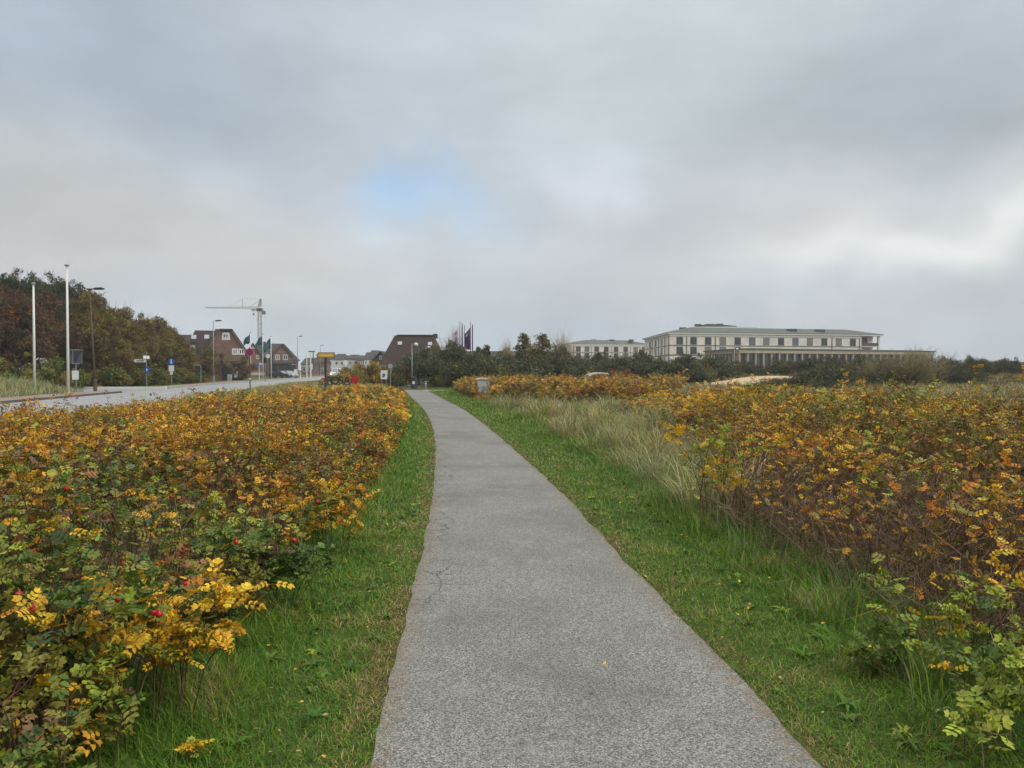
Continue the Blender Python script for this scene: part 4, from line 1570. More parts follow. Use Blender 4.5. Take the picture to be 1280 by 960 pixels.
rose_bush('rust red leafed bush standing above the far golden roses', gx(776, 55), 55, 1.45, 1.2, 26, dict(rust=4, orange=1.2, maroon=2), 501, leaves=9, ls=.26, tmpl=T_DIAM, r=.01)
x, y = gpt(205, 925)
rose_bush('bright yellow leafed rose bush at the lower left edge of the lawn', x - .12, y + .12, .62, .42, 15, dict(yellow=5, gold=3, lime=.8, olive=.5), 502, leaves=7, ls=.085, hips=3)
x, y = gpt(60, 950)
rose_bush('green leafed rose bush in the lower left corner of the picture', x - .1, y + .1, .72, .45, 13, dict(green=4, olive=2, dkgreen=2, orange=1), 503, leaves=7, ls=.10, hips=2)
x, y = gpt(360, 760)
rose_bush('green rose bush with red hips leaning over the left lawn edge', x - .2, y, .55, .5, 16, dict(green=5, dkgreen=2, lime=.7, olive=1), 504, leaves=7, ls=.095, hips=4)
x, y = gpt(415, 690)
rose_bush('low rose bush with orange tips beside the left lawn', x - .1, y + .1, .55, .4, 12, dict(green=2, olive=2, gold=2, orange=1), 505, leaves=7, ls=.095, hips=2)
x, y = gpt(236, 958)
rose_bush('tiny yellow green rose sprig alone in the grass at the bottom left', x, y, .11, .04, 2, dict(lime=3, yellow=2), 506, leaves=3, ls=.055, r=.002)
GS = 'green rose sprigs in the long grass on the right'
x, y = gpt(1105, 850)
rose_bush('small green rose sprig nearest the path in the right-hand grass', x, y, .30, .13, 6, dict(green=4, lime=1.5, yellow=.5), 507, leaves=5, ls=.085, r=.003, group=GS)
x, y = gpt(1205, 862)
rose_bush('taller green and yellow rose sprig with dark stems in the right-hand grass', x, y, .50, .26, 8, dict(green=4, lime=3, yellow=1.2), 508, leaves=5, ls=.095, r=.004, group=GS)
x, y = gpt(1240, 948)
rose_bush('bushy bright green rose sprig at the lower right corner', x, y, .42, .28, 10, dict(green=4, lime=3), 509, leaves=5, ls=.09, r=.003, group=GS)
x, y = gpt(888, 660)
rose_bush('dark stemmed rose bush with yellow leaves at the edge of the dune grass', x + .1, y, 1.0, .5, 12, dict(yellow=3, gold=2, lime=2, olive=1), 510, leaves=6, ls=.10, r=.007, tmin=.55)

# ---------------------------------------------------------------- street furniture
M_GALV = mat('galvanised_steel', (136, 140, 142), rough=.5, metal=.4, noise=.12, nscale=12)
M_WHITEP = mat('white_painted_pole', (212, 212, 206), rough=.45, noise=.07, nscale=3)
M_DARKP = mat('dark_painted_steel', (52, 50, 50), rough=.5, noise=.15, nscale=6)
M_RUSTP = mat('weathered_brown_steel', (84, 70, 62), rough=.7, noise=.3, nscale=5)
M_WSIGN = mat('white_sign_face', (220, 222, 222), rough=.45, noise=.06, nscale=9)
M_BLUES = mat('blue_sign_face', (32, 92, 172), rough=.45, noise=.06, nscale=9)
M_REDS = mat('red_sign_face', (178, 34, 40), rough=.45, noise=.08, nscale=9)
M_YEL = mat('yellow_sign_face', (196, 156, 40), rough=.5, noise=.1, nscale=9)
M_BLACK = mat('black_plastic', (30, 30, 32), rough=.5, noise=.15, nscale=9)
M_SBACK = mat('grey_sign_back', (82, 88, 94), rough=.6, noise=.15, nscale=9)


def pole(h, r0, r1, n=12, z0=-.15):
    mb = MB()
    mb.tube([(0, 0, z0), (0, 0, h * .5), (0, 0, h)], [r0, (r0 + r1) / 2, r1], n)
    return mb


def flagpole(px, Y, top, label, group, mtl, r=.09, truck=True):
    x = gx(px, Y)
    z = float(mound_h(x, Y)) if Y < 57 else float(height(x, Y))
    z = max(z, 0)
    h = gz(top, Y) - z
    t = empty('flagpole', (x, Y, z), label=label, cat='flagpole', group=group)
    pole(h, r, r * .62).build('mast', mtl, t, smooth=True)
    MB().lathe([(r * 1.9, 0), (r * 1.9, .12), (r * 1.2, .2)], 14).build('base_collar', M_GALV, t)
    if truck:
        MB().lathe([(r * .7, h), (r * 1.5, h + .03), (r * 1.5, h + .1), (r * .5, h + .16)], 12).build('truck', M_GALV, t)
    return t, h


flagpole(43, 51, 356, 'shorter bare white flagpole on the grass mound', 'white flagpoles on the mound', M_WHITEP, .092)
flagpole(85, 52, 333, 'taller bare white flagpole on the grass mound', 'white flagpoles on the mound', M_WHITEP, .1)


def lamp_post(px, Y, top, base, label, mtl, style='arm', lean=0.0, r=.07, headm=None, flip=1):
    x = gx(px, Y)
    z = 0.0 if base is None else gz(base, Y)
    t = empty('street_lamp', (x, Y, max(z, 0)), label=label, cat='street lamp', group='street lamps')
    h = gz(top, Y) - max(z, 0)
    t.rotation_euler = (0, lean, 0)
    pole(h, r, r * .55).build('post', mtl, t, smooth=True)
    MB().lathe([(r * 1.5, 0), (r * 1.5, .9), (r * 1.1, .95)], 12).build('post_sleeve', mtl, t)
    M_LH = headm or M_DARKP
    if style == 'arm':
        a = MB().tube([(0, 0, h - .05), (.1 * flip, 0, h + .06), (.35 * flip, 0, h + .10)], [r * .5, .03, .03], 8).build('arm', mtl, t)
        MB().prism([(.3 * flip, h + .02), (.95 * flip, h + .06), (1.0 * flip, h + .13), (.85 * flip, h + .2), (.35 * flip, h + .17)], -.13, .13).build('lamp_head', M_LH, t)
    elif style == 'double':
        MB().tube([(0, 0, h - .05), (.12, 0, h + .05), (.4, 0, h + .08)], [r * .5, .03, .03], 8).build('arm', mtl, t)
        MB().prism([(.32, h - .02), (1.0, h - .04), (1.06, h + .05), (.9, h + .13), (.4, h + .12)], -.14, .14).build('lamp_head', M_LH, t)
        MB().box(-.14, .14, -.14, .14, h - .05, h + .08, .03).build('top_cap', mtl, t)
    else:   # pale mushroom hood on an arm
        MB().tube([(0, 0, h - .1), (.08, 0, h + .05), (.35, 0, h + .12)], [r * .6, .03, .025], 8).build('arm', mtl, t)
        MB().lathe([(.03, h + .12), (.10, h + .09), (.19, h - .0), (.21, h - .08), (.19, h - .10)][::-1], 16, (.36, 0, 0)).build('lamp_head', M_LH, t, smooth=True)
        MB().lathe([(.15, h - .16), (.16, h - .102)], 14, (.36, 0, 0)).build('lamp_glass', M_WSIGN, t)
    return t


lamp_post(119, 57.5, 362, None, 'dark leaning street lamp at the right end of the grass mound', M_RUSTP, 'double', lean=-.045, r=.085)
lamp_post(267, 92, 402, None, 'tall grey street lamp in front of the left brick house', M_GALV, 'arm', r=.08)
lamp_post(372, 152, 421, None, 'street lamp standing right of the second brick house', M_GALV, 'arm', r=.09)
lamp_post(400.5, 205, 432, None, 'tiny far street lamp just left of the yellow arrow sign', M_GALV, 'arm', r=.1)
M_HOOD = mat('pale_lamp_hood', (196, 200, 200), rough=.4)
lamp_post(515, 68, 430, None, 'pale hooded street lamp standing beside the path bend', M_GALV, 'hood', r=.07, headm=M_HOOD)
lamp_post(532, 82, 434, None, 'shorter pale hooded street lamp half hidden behind the dark bush', M_GALV, 'hood', r=.07, headm=M_HOOD)
lamp_post(871, 112, 441, None, 'pale hooded street lamp before the left wall of the hotel', M_GALV, 'hood', r=.08, headm=M_HOOD)
lamp_post(918, 112, 436, None, 'pale hooded street lamp before the corner of the colonnade', M_GALV, 'hood', r=.08, headm=M_HOOD)
lamp_post(835, 110, 447.5, None, 'pale hooded street lamp below the hotel corner', M_GALV, 'hood', r=.08, headm=M_HOOD)

# traffic sign seen from behind, on the mound
x = gx(95, 55); z = float(mound_h(x, 55))
t = empty('traffic_sign', (x, 55, z), label='back of a triangular road sign on a dark square plate between pole and lamp', cat='road sign')
h = gz(437, 55) - z
pole(h, .04, .04).build('post', M_GALV, t)
MB().box(-.5, .5, -.04, -.02, h - 1.02, h, .03).build('backing_plate', M_SBACK, t)
mb = MB(); mb.prism([(-.46, h - .06), (.46, h - .06), (.0, h - .9)], -.07, -.045); mb.build('triangle_plate', mat('sign_back_dark', (52, 58, 66), rough=.5), t)
mb = MB(); mb.box(-.52, .52, -.075, -.055, h - .05, h + .01); mb.box(-.2, -.15, -.08, -.06, h - 1.0, h - .05); mb.box(-.24, .3, -.075, -.055, h - 1.04, h - .98); mb.build('rail', M_GALV, t)
mb = MB(); mb.box(-.26, .22, -.06, -.045, h - 2.15, h - 1.5, .04); mb.build('lower_plate', M_WSIGN, t)

# street name post with round blue sign
Y = 76; x = gx(183, Y)
t = empty('street_name_sign', (x, Y, 0.12), label='grey post with pale street name arm and small round blue sign', cat='street sign')
h = gz(439.5, Y) - .12
pole(h, .05, .045).build('post', M_GALV, t)
mb = MB(); zz = gz(451, Y) - .12
mb.prism([(-1.25, zz), (-1.1, zz + .15), (-.03, zz + .15), (-.03, zz - .15), (-1.1, zz - .15)], -.06, -.03); mb.build('name_arm', M_WSIGN, t)
MB().box(-.95, -.2, -.066, -.061, zz - .035, zz + .035).build('name_line', M_SBACK, t)
mb = MB(); mb.box(-.03, .03, -.62, .62, zz + .2, zz + .5); mb.build('second_name_arm', M_WSIGN, t)
zz = gz(462, Y) - .12
MB().disc(.12, zz, .3, -.1, -.07).build('round_blue_plate', M_BLUES, t)
mb = MB(); mb.box(.05, .11, -.106, -.101, zz - .17, zz + .15); mb.box(.11, .2, -.106, -.101, zz - .05, zz + .02); mb.build('white_symbol', M_WSIGN, t)

# pedestrian path sign with white plate
Y = 80; x = gx(214.5, Y)
t = empty('path_sign', (x, Y, 0.12), label='round blue path sign above a white plate, at the wood edge', cat='road sign')
h = gz(448, Y) - .12
pole(h, .045, .04).build('post', M_GALV, t)
zz = h - .33
MB().disc(0, zz, .34, -.08, -.05).build('round_blue_plate', M_BLUES, t)
mb = MB(); mb.disc(0, zz + .17, .06, -.086, -.081, 12); mb.prism([(-.08, zz - .2), (-.02, zz - .2), (0, zz - .05), (.06, zz - .2), (.12, zz - .2), (.05, zz + .1), (-.05, zz + .1)], -.086, -.081); mb.build('walker_symbol', M_WSIGN, t)
MB().box(-.27, .27, -.08, -.05, zz - 1.02, zz - .4, .04).build('white_plate', M_WSIGN, t)
MB().box(-.14, .14, -.08, -.05, zz - 1.36, zz - 1.06, .03).build('small_plate', M_WSIGN, t)

# bent grey post
Y = 88; x = gx(251, Y)
t = empty('bent_post', (x, Y, 0), label='low grey post bent over at the top near the brick house hedge', cat='post')
h = gz(456.5, Y)
MB().tube([(0, 0, -.1), (0, 0, h - .1), (-.05, 0, h), (-.8, 0, h)], .05, 8).build('bent_tube', M_GALV, t)
MB().lathe([(.09, 0), (.09, .06)], 10).build('foot', M_GALV, t)

# no stopping sign near the road
Y = 60; x = gx(312.5, Y)
t = empty('no_stopping_sign', (x, Y, 0), label='round blue and red no stopping sign on a brownish post', cat='road sign')
h = gz(436, Y)
pole(h - .02, .045, .04).build('post', M_RUSTP, t)
zz = gz(440, Y)
MB().disc(0, zz, .29, -.075, -.05, 28).build('red_rim', M_REDS, t)
MB().disc(0, zz, .225, -.082, -.077, 28).build('blue_face', mat('dark_blue_sign_face', (44, 44, 120), rough=.4), t)
mb = MB()
for sg in (1, -1):
    c, s = math.cos(R(45 * sg)), math.sin(R(45 * sg))
    mb.add([(a * c - b * s, -.088 + .001 * sg, zz + a * s + b * c) for a, b in ((-.22, -.022), (.22, -.022), (.22, .022), (-.22, .022))], [(0, 1, 2, 3)])
mb.build('red_cross', M_REDS, t)
zz = gz(473.5, Y); MB().disc(0, zz, .07, -.07, -.05, 14).build('reflector', M_WSIGN, t)

# yellow arrow sign
Y = 58; x = gx(407, Y)
t = empty('arrow_sign', (x, Y, 0), label='yellow direction sign pointing left on a dark post', cat='direction sign')
z1, z0 = gz(440.5, Y), gz(447.5, Y)
pole(z0 + .2, .085, .085).build('post', M_DARKP, t)
mb = MB()
zc = (z0 + z1) / 2
mb.prism([(-.68, zc), (-.52, z1), (.72, z1), (.72, z0), (-.52, z0)], -.13, -.1); mb.build('border_plate', M_BLACK, t)
mb = MB(); mb.prism([(-.60, zc), (-.49, z1 - .04), (.68, z1 - .04), (.68, z0 + .04), (-.49, z0 + .04)], -.136, -.131); mb.build('yellow_face', M_YEL, t)
MB().box(-.38, .5, -.142, -.137, zc - .05, zc + .04).build('pale_line', mat('pale_sign_line', (206, 190, 130)), t)

# letter sign with rose emblem
Y = 75
x0 = gx(400, Y)
t = empty('letter_sign', (gx(424, Y), Y, 0), label='free standing letters reading aROSA with a big red rose emblem', cat='letter sign')
zb, zt = gz(480, Y), gz(470.5, Y)
M_LET = mat('dark_letter_steel', (48, 46, 44), rough=.5)
hL = zt - zb
for ch, pa, pb, mm in (('a', 400, 409, M_REDS), ('R', 409.5, 415, M_LET), ('O', 415.5, 422.5, M_LET), ('S', 423.5, 429, M_LET), ('A', 430, 437.5, M_LET)):
    cu = bpy.data.curves.new('letter', 'FONT')
    cu.body = ch
    cu.size = hL / .70 if ch != 'a' else hL / .58
    cu.extrude = .04
    cu.offset = .012
    cu.align_x = 'CENTER'
    cu.materials.append(mm)
    tmp = bpy.data.objects.new('letter_curve', cu)
    me_ = bpy.data.meshes.new_from_object(tmp)
    bpy.data.objects.remove(tmp)
    o = bpy.data.objects.new('letter', me_)
    COL.objects.link(o)
    o.parent = t
    o.rotation_euler = (math.pi / 2, 0, 0)
    o.location = (gx((pa + pb) / 2, Y) - t.location.x, -.05, zb)
mb = MB()
mb.box(gx(399, Y) - t.location.x, gx(438, Y) - t.location.x, -.03, .03, zb - .1, zb - .02)
for p in (401, 413, 425, 437): mb.box(gx(p, Y) - t.location.x - .04, gx(p, Y) - t.location.x + .04, -.02, .02, -.1, zb - .1)
mb.build('base_rail', M_LET, t)
em = MB()
rng = random.Random(4)
ex, ez, er = gx(443, Y) - t.location.x, (zb + zt) / 2 + .05, .46
em.disc(ex, ez, er * .5, -.14, .14, 14)
for ring, (nn, rr, ps) in enumerate(((5, .28, .3), (7, .62, .36))):
    for k in range(nn):
        a = 2 * math.pi * k / nn + ring * .4
        cx, cz = ex + er * rr * math.cos(a), ez + er * rr * math.sin(a)
        em.disc(cx, cz, er * ps, -.12 + .03 * ring + .004 * k, .1 - .03 * ring - .004 * k, 10)
em.build('rose_emblem', mat('rose_emblem_red', (170, 24, 44), rough=.5, noise=.4, nscale=4), t)
MB().box(ex - .03, ex + .03, -.02, .02, -.1, ez - er * .4).build('emblem_stem', M_LET, t)

# notice board, round sign, bins at the bend of the path
Y = 70; x = gx(480, Y)
t = empty('notice_board', (x, Y, 0), label='white notice board with a grey picture beside the path bend', cat='notice board')
zt, zb = gz(463, Y), gz(474, Y)
mb = MB(); mb.box(-.25, -.2, -.03, .03, -.1, zb + .05); mb.box(.2, .25, -.03, .03, -.1, zb + .05); mb.build('leg', M_GALV, t)
MB().box(-.29, .29, -.05, .05, zb, zt, .02).build('panel', M_WSIGN, t)
mb = MB(); mb.prism([(-.18, zb + .2), (.0, zb + .16), (.14, zb + .34), (.08, zb + .52), (-.12, zb + .5)], -.056, -.051); mb.build('picture', mat('printed_grey', (96, 104, 120), noise=.4, nscale=10), t)
Y = 68; x = gx(488, Y)
t = empty('round_sign', (x, Y, 0), label='round road sign seen from behind on a pale post by the path bend', cat='road sign')
h = gz(454, Y)
pole(h, .04, .035).build('post', M_GALV, t)
zz = h - .27
MB().disc(0, zz, .29, -.06, -.04, 24).build('rim', M_SBACK, t)
MB().disc(0, zz, .22, -.068, -.063, 24).build('face', mat('grey_sign_face', (150, 154, 150), rough=.5), t)
Y = 66; x = gx(517.5, Y)
t = empty('waste_bin', (x, Y, 0), label='dark blue grey waste bin at the foot of the hooded street lamp', cat='waste bin')
h = gz(470.5, Y)
MB().lathe([(.22, .0), (.25, .05), (.28, h * .75), (.28, h * .78), (.24, h * .8)], 16).build('body', mat('bin_grey', (62, 68, 82), rough=.6, noise=.2), t)
MB().lathe([(.30, h * .8), (.30, h * .86), (.2, h * .97), (.08, h)], 16).build('lid', M_BLACK, t)
MB().box(-.1, .1, -.295, -.284, h * .42, h * .62).build('sticker', M_WSIGN, t)
Y = 65.5; x = gx(532, Y)
t = empty('bollard', (x, Y, float(height(x, Y))), label='short pale grey bollard on the green beside the path junction', cat='bollard')
MB().lathe([(.09, -.1), (.09, .5), (.11, .52), (.11, .6), (.06, .66)], 12).build('shaft', M_GALV, t)
MB().lathe([(.094, .42), (.094, .48)], 12).build('band', M_WSIGN, t)

# pale grey cabinet among the roses
Y = 46; x = gx(604.5, Y)
t = empty('cabinet', (x, Y, 0), label='pale grey utility cabinet standing among the far golden roses', cat='cabinet')
h = gz(472.6, Y)
M_CAB = mat('cabinet_grey', (178, 180, 178), rough=.6, noise=.12, nscale=4)
MB().box(-.36, .36, -.22, .22, .08, h - .06, .03).build('body', M_CAB, t)
MB().prism([(-.44, h - .09), (.40, h - .06), (.40, h - .01), (.34, h + .03), (-.38, h + .01), (-.44, h - .03)], -.26, .26).build('hood', mat('cabinet_hood', (206, 206, 202), rough=.6), t)
MB().box(-.38, .38, -.24, .24, -.1, .078).build('plinth', M_KERBD, t)
d = MB().box(-.31, .31, -.235, -.223, .2, h - .18).build('door', M_CAB, t)
MB().box(.2, .24, -.255, -.236, h * .45, h * .6).build('handle', M_BLACK, d)
mb = MB(); mb.prism([(-.1, h * .35), (.0, h * .3), (.12, h * .45), (.05, h * .62), (-.08, h * .6)], -.243, -.238); mb.build('faded_sticker', mat('faded_print', (140, 146, 150), noise=.3, nscale=12), t)

# signs and posts near the second brick house
Y = 108; x = gx(331.5, Y)
t = empty('traffic_signal', (x, Y, 0), label='black signal box on a post in front of the second brick house', cat='signal')
h = gz(447.5, Y)
pole(h, .05, .05).build('post', M_GALV, t)
MB().box(-.17, .17, -.2, .1, h - .68, h, .04).build('signal_box', M_BLACK, t)
MB().prism([(-.17, h), (.17, h), (.19, h + .05), (-.19, h + .05)], -.3, .1).build('visor', M_BLACK, t)
Y = 122; x = gx(335, Y)
t = empty('round_sign', (x, Y, 0), label='pale round sign just right of the black signal box', cat='road sign')
h = gz(442.5, Y)
pole(h, .045, .04).build('post', M_GALV, t)
MB().disc(0, h - .33, .36, -.07, -.045, 24).build('disc', mat('pale_disc', (196, 202, 204), rough=.4), t)
MB().disc(0, h - .33, .26, -.077, -.072, 24).build('inner_face', M_WSIGN, t)
Y = 118; x = gx(324, Y)
t = empty('blue_sign', (x, Y, 0), label='blue sign with a white board on a white post near the brick gable', cat='road sign')
h = gz(453.5, Y)
pole(h, .05, .045).build('post', M_WHITEP, t)
MB().box(-.62, -.02, -.08, -.05, h - .62, h - .05, .04).build('blue_panel', M_BLUES, t)
MB().prism([(0.05, h - .02), (.5, h - .1), (.5, h - .28), (.05, h - .24)], -.08, -.05).build('white_arm', M_WSIGN, t)

# white posts of the stop
for px, top, lab in ((383.5, 441, 'thin white post with a low crossbar right of the second brick house'), (389, 440, 'thick white twin post under a bar beside the red far houses')):
    Y = 150; x = gx(px, Y)
    t = empty('white_post', (x, Y, 0), label=lab, cat='post', group='white posts beside the far road')
    h = gz(top, Y)
    if px < 385:
        pole(h, .11, .09).build('upright', M_WHITEP, t)
        MB().box(-1.5, .6, -.06, .06, h * .47, h * .47 + .14).build('crossbar', M_WHITEP, t)
    else:
        MB().box(-.2, .0, -.1, .1, -.1, h).build('upright', M_WHITEP, t)
        MB().box(.35, .48, -.1, .1, 1.8, h).build('upright', M_DARKP, t)
        MB().box(-.5, .7, -.12, .12, h + .003, h + .2).build('crossbar', M_DARKP, t)
        MB().box(.02, .33, -.06, .06, h * .35, h * .55).build('plate', M_WSIGN, t)
Y = 140; x = gx(369.5, Y)
t = empty('info_panel', (x, Y, 0), label='small white panel on a short foot right of the dark parked car', cat='panel')
MB().box(-.3, .3, -.06, .06, .8, 1.75, .04).build('panel', M_WSIGN, t)
MB().box(-.06, .06, -.04, .04, -.1, .8).build('foot', M_GALV, t)
Y = 141; x = gx(375.5, Y)
t = empty('bollard', (x, Y, 0), label='thin white bollard right of the small white panel', cat='bollard')
MB().lathe([(.1, -.1), (.1, 1.0), (.06, 1.08)], 10).build('shaft', M_WHITEP, t)
MB().lathe([(.106, .8), (.106, .9)], 10).build('band', M_REDS, t)


# ---------------------------------------------------------------- flags
def cloth(pts_fn, nu, nv, name, m, parent, thick=.012):
    mb = MB()
    for side in (0, 1):
        vs = []
        for j in range(nv + 1):
            for i in range(nu + 1):
                p = pts_fn(i / nu, j / nv)
                vs.append((p[0], p[1] + (thick if side else 0), p[2]))
        fs = []
        for j in range(nv):
            for i in range(nu):
                a = j * (nu + 1) + i
                f = (a, a + 1, a + nu + 2, a + nu + 1)
                fs.append(f if not side else f[::-1])
        mb.add(vs, fs)
    return mb.build(name, m, parent, smooth=True)


M_FB = mat('blue_flag_cloth', (36, 76, 90), rough=.85, noise=.12, nscale=2)
for i, (px, tp, tb, Y, lab) in enumerate(((313.3, 416.5, 428, 124, 'blue flag hanging from the left of the three flagpoles by the brick houses'), (328.6, 418.6, 430, 124, 'blue flag hanging from the middle of the three flagpoles by the brick houses'), (339, 421.5, 435, 124, 'blue flag hanging from the right of the three flagpoles by the brick houses'))):
    t, h = flagpole(px, Y, tp - .5, ('white flagpole carrying the left blue flag', 'white flagpole carrying the middle blue flag', 'white flagpole carrying the right blue flag')[i], 'flagpoles by the brick houses', M_WHITEP, .075)
    fl = empty('blue_flag', (t.location.x, Y, 0), label=lab, cat='flag', group='blue flags by the brick houses')
    zt, zb = gz(tp + .3, Y), gz(tb, Y)
    W = 9.5 / F * Y

    def fn(u, v, zt=zt, zb=zb, W=W, i=i):
        z = zt - (zt - zb) * v
        return (-.08 - W * u * (.95 - .12 * v), -.25 * math.sin(u * 5 + v * 2 + i) * u, z - (1.25 + .1 * i) * u * (1 - .55 * v) - .12 * math.sin(u * 7 + i))
    cloth(fn, 14, 8, 'cloth', M_FB, fl)

    def em(u, v, fn=fn):
        p = fn(.22 + .33 * u, .3 + .4 * v)
        return (p[0], p[1] - .03, p[2])
    cloth(em, 5, 5, 'pale_emblem', mat('pale_emblem', (96, 124, 146), rough=.85), fl, .01)

M_FW = mat('white_banner_cloth', (206, 198, 214), rough=.85, noise=.05)
M_FP = mat('purple_flag_cloth', (78, 66, 92), rough=.85, noise=.12, nscale=3)
M_FD = mat('dark_flag_cloth', (48, 44, 66), rough=.85, noise=.12, nscale=3)
GP = 'flagpoles behind the dark bush'
Y = 92
for (px, tp, lab) in ((574.8, 401.5, 'tallest flagpole carrying the white banner'), (578, 404, 'dark flagpole with a furled flag right of the white banner'), (580.8, 406, 'thinnest flagpole between the furled flag and the purple flag'), (588.3, 402.5, 'flagpole carrying the purple flag'), (590.8, 405, 'rightmost flagpole with a furled dark blue flag')):
    flagpole(px, Y + (px % 3), tp, lab, GP, mat('grey_flagpole', (122, 120, 128), rough=.5) if px != 578 else M_DARKP, .075, truck=False)


def banner(px, Ya, pts, name, label, m, marks=()):
    """flag cloth between a hoist edge and a fly edge given by heights in the picture"""
    (hx, ht, hb), (fx, ft, fb) = pts
    t = empty(name, (gx(px, Ya), Ya, 0), label=label, cat='flag', group='flags behind the dark bush')

    def fn(u, v):
        x = gx(hx + (fx - hx) * u, Ya) - t.location.x
        a, b = gz(ht + (ft - ht) * u ** .8, Ya), gz(hb + (fb - hb) * u, Ya)
        return (x, -.1 - .16 * math.sin(u * 6 + v * 1.5), a + (b - a) * v)
    cloth(fn, 10, 10, 'cloth', m, t)
    for (u0, u1, v0, v1, mm, nm) in marks:
        cloth(lambda u, v: (lambda p: (p[0], p[1] - .03, p[2]))(fn(u0 + (u1 - u0) * u, v0 + (v1 - v0) * v)), 4, 4, nm, mm, t, .01)
    return t


M_MK = mat('grey_print', (150, 144, 164), rough=.85)
banner(574.8, Y + 1.8, ((574.4, 407, 438), (564.8, 419, 438.5)), 'banner', 'white banner with grey print hanging left of its pole', M_FW, ((.3, .62, .35, .62, M_MK, 'grey_print'), (.3, .55, .08, .2, M_MK, 'grey_print')))
banner(578, Y + 2.0, ((578.2, 405, 438), (577.2, 408, 438)), 'furled_flag', 'nearly black furled flag hanging straight down its pole', mat('black_flag_cloth', (34, 32, 38), rough=.9), ())
banner(588.3, Y + .3, ((588, 409, 437), (580.4, 418, 437)), 'purple_flag', 'purple flag with a small white mark and red foot', M_FP, ((.45, .75, .12, .26, M_FW, 'white_mark'), (.45, 1, .84, .98, mat('red_flag_foot', (150, 40, 60), rough=.85), 'red_foot')))
banner(590.8, Y + 2.8, ((591.2, 405.5, 439), (590, 407, 439)), 'furled_flag', 'dark blue furled flag on the rightmost pole of its group', M_FD, ())

# ---------------------------------------------------------------- crane
Y = 300
x = gx(325, Y)
t = empty('tower_crane', (x, Y, 0), label='pale tower crane with its jib pointing left above the brick houses', cat='crane')
M_CR = mat('crane_paint', (118, 116, 102), rough=.6, noise=.1)
M_CRD = mat('crane_grey', (112, 108, 108), rough=.6, noise=.1)
hm = gz(386, Y)


def lattice(mb, A, B, w0, w1, n, r, horiz=False):
    A, B = Vector(A), Vector(B)
    d = (B - A).normalized()
    a = Vector((0, 1, 0)); b = d.cross(a)
    cs = []
    for i in range(n + 1):
        p = A.lerp(B, i / n); q = (w0 + (w1 - w0) * i / n) / 2
        cs.append([p + a * q * s1 + b * q * s2 for s1, s2 in ((1, 1), (1, -1), (-1, -1), (-1, 1))])
    for k in range(4):
        mb.tube([cs[0][k], cs[-1][k]], r, 4)
        for i in range(n):
            mb.tube([cs[i][k], cs[i + 1][(k + 1) % 4]], r * .6, 4)
            mb.tube([cs[i][k], cs[i][(k + 1) % 4]], r * .5, 4)


mb = MB(); lattice(mb, (0, 0, -.1), (0, 0, hm), 1.2, 1.2, 16, .08); mb.build('mast', M_CR, t)
mb = MB(); lattice(mb, (.3, 0, hm + .35), (gx(257, Y) - x, 0, gz(384.5, Y)), .8, .4, 26, .05); mb.build('jib', M_CRD, t)
ha = gz(373.5, Y)
mb = MB(); lattice(mb, (0, 0, hm + 1), (.45, 0, ha), .9, .4, 5, .09); mb.build('tower_head', M_CR, t)
jx = gx(303.5, Y) - x
mb = MB(); mb.tube([(jx, 0, hm + .5), (jx, 0, gz(373.5, Y))], .09, 5); mb.build('jib_mast', M_CRD, t)
mb = MB()
mb.tube([(jx, 0, gz(373.6, Y)), (.45, 0, ha)], .04, 4); mb.tube([(jx, 0, gz(373.6, Y)), (gx(288, Y) - x, 0, hm + .9)], .04, 4); mb.tube([(.45, 0, ha - .3), (gx(313, Y) - x, 0, hm + .9)], .07, 4); mb.tube([(.45, 0, ha), (1.6, 0, hm - 1), (1.9, 0, gz(400, Y))], .035, 4); mb.build('tie_cable', M_CRD, t)
MB().box(-.95, .95, -.95, .95, hm - .9, hm + .15).build('slewing_ring', mat('crane_dark', (66, 62, 58)), t)
tx = gx(317.5, Y) - x
MB().box(tx - .8, tx + .8, -.4, .4, hm - .65, hm - .25).build('trolley', mat('crane_dark', (66, 62, 58)), t)
mb = MB(); mb.tube([(tx - .2, 0, hm - .6), (tx - .2, 0, gz(391.8, Y))], .03, 4); mb.tube([(tx + .2, 0, hm - .6), (tx + .2, 0, gz(391.8, Y))], .03, 4); mb.build('hoist_rope', M_CRD, t)
mb = MB(); mb.prism([(tx - .35, gz(391.8, Y)), (tx + .35, gz(391.8, Y)), (tx + .25, gz(393.6, Y)), (tx, gz(394.2, Y)), (tx - .25, gz(393.6, Y))], -.15, .15); mb.build('hook_block', mat('crane_dark', (66, 62, 58)), t)
MB().box(.9, 2.2, -.6, .6, hm - 2.2, hm - .8, .1).build('winch_box', M_CRD, t)

# ---------------------------------------------------------------- buildings
M_BRICK = pattern_mat('red_brick', 'brick', (100, 68, 56), (118, 82, 68), 4.0)
M_BRICKD = pattern_mat('dark_brick', 'brick', (82, 60, 50), (94, 68, 58), 4.0)
M_TILE = pattern_mat('brown_roof_tiles', 'tile', (54, 43, 40), (64, 50, 44), 3.2, ratio=.5)
M_TILED = pattern_mat('grey_roof_tiles', 'tile', (62, 60, 60), (76, 72, 70), 3.2)
M_TILER = pattern_mat('rust_roof_tiles', 'tile', (74, 54, 48), (62, 48, 44), 3.2)
M_WHITE = mat('white_render', (206, 206, 202), rough=.8, noise=.08, nscale=.8)
M_FRAME = mat('white_window_frame', (212, 212, 208), rough=.5)
M_GLASS = glass_mat()
M_GLASS2 = mat('window_glass_sky', (84, 92, 98), rough=.06, spec=.7, noise=.3, nscale=.5)
M_GLASS3 = mat('window_curtain', (120, 116, 108), rough=.3, spec=.6, noise=.35, nscale=3)
GRNG = random.Random(77)


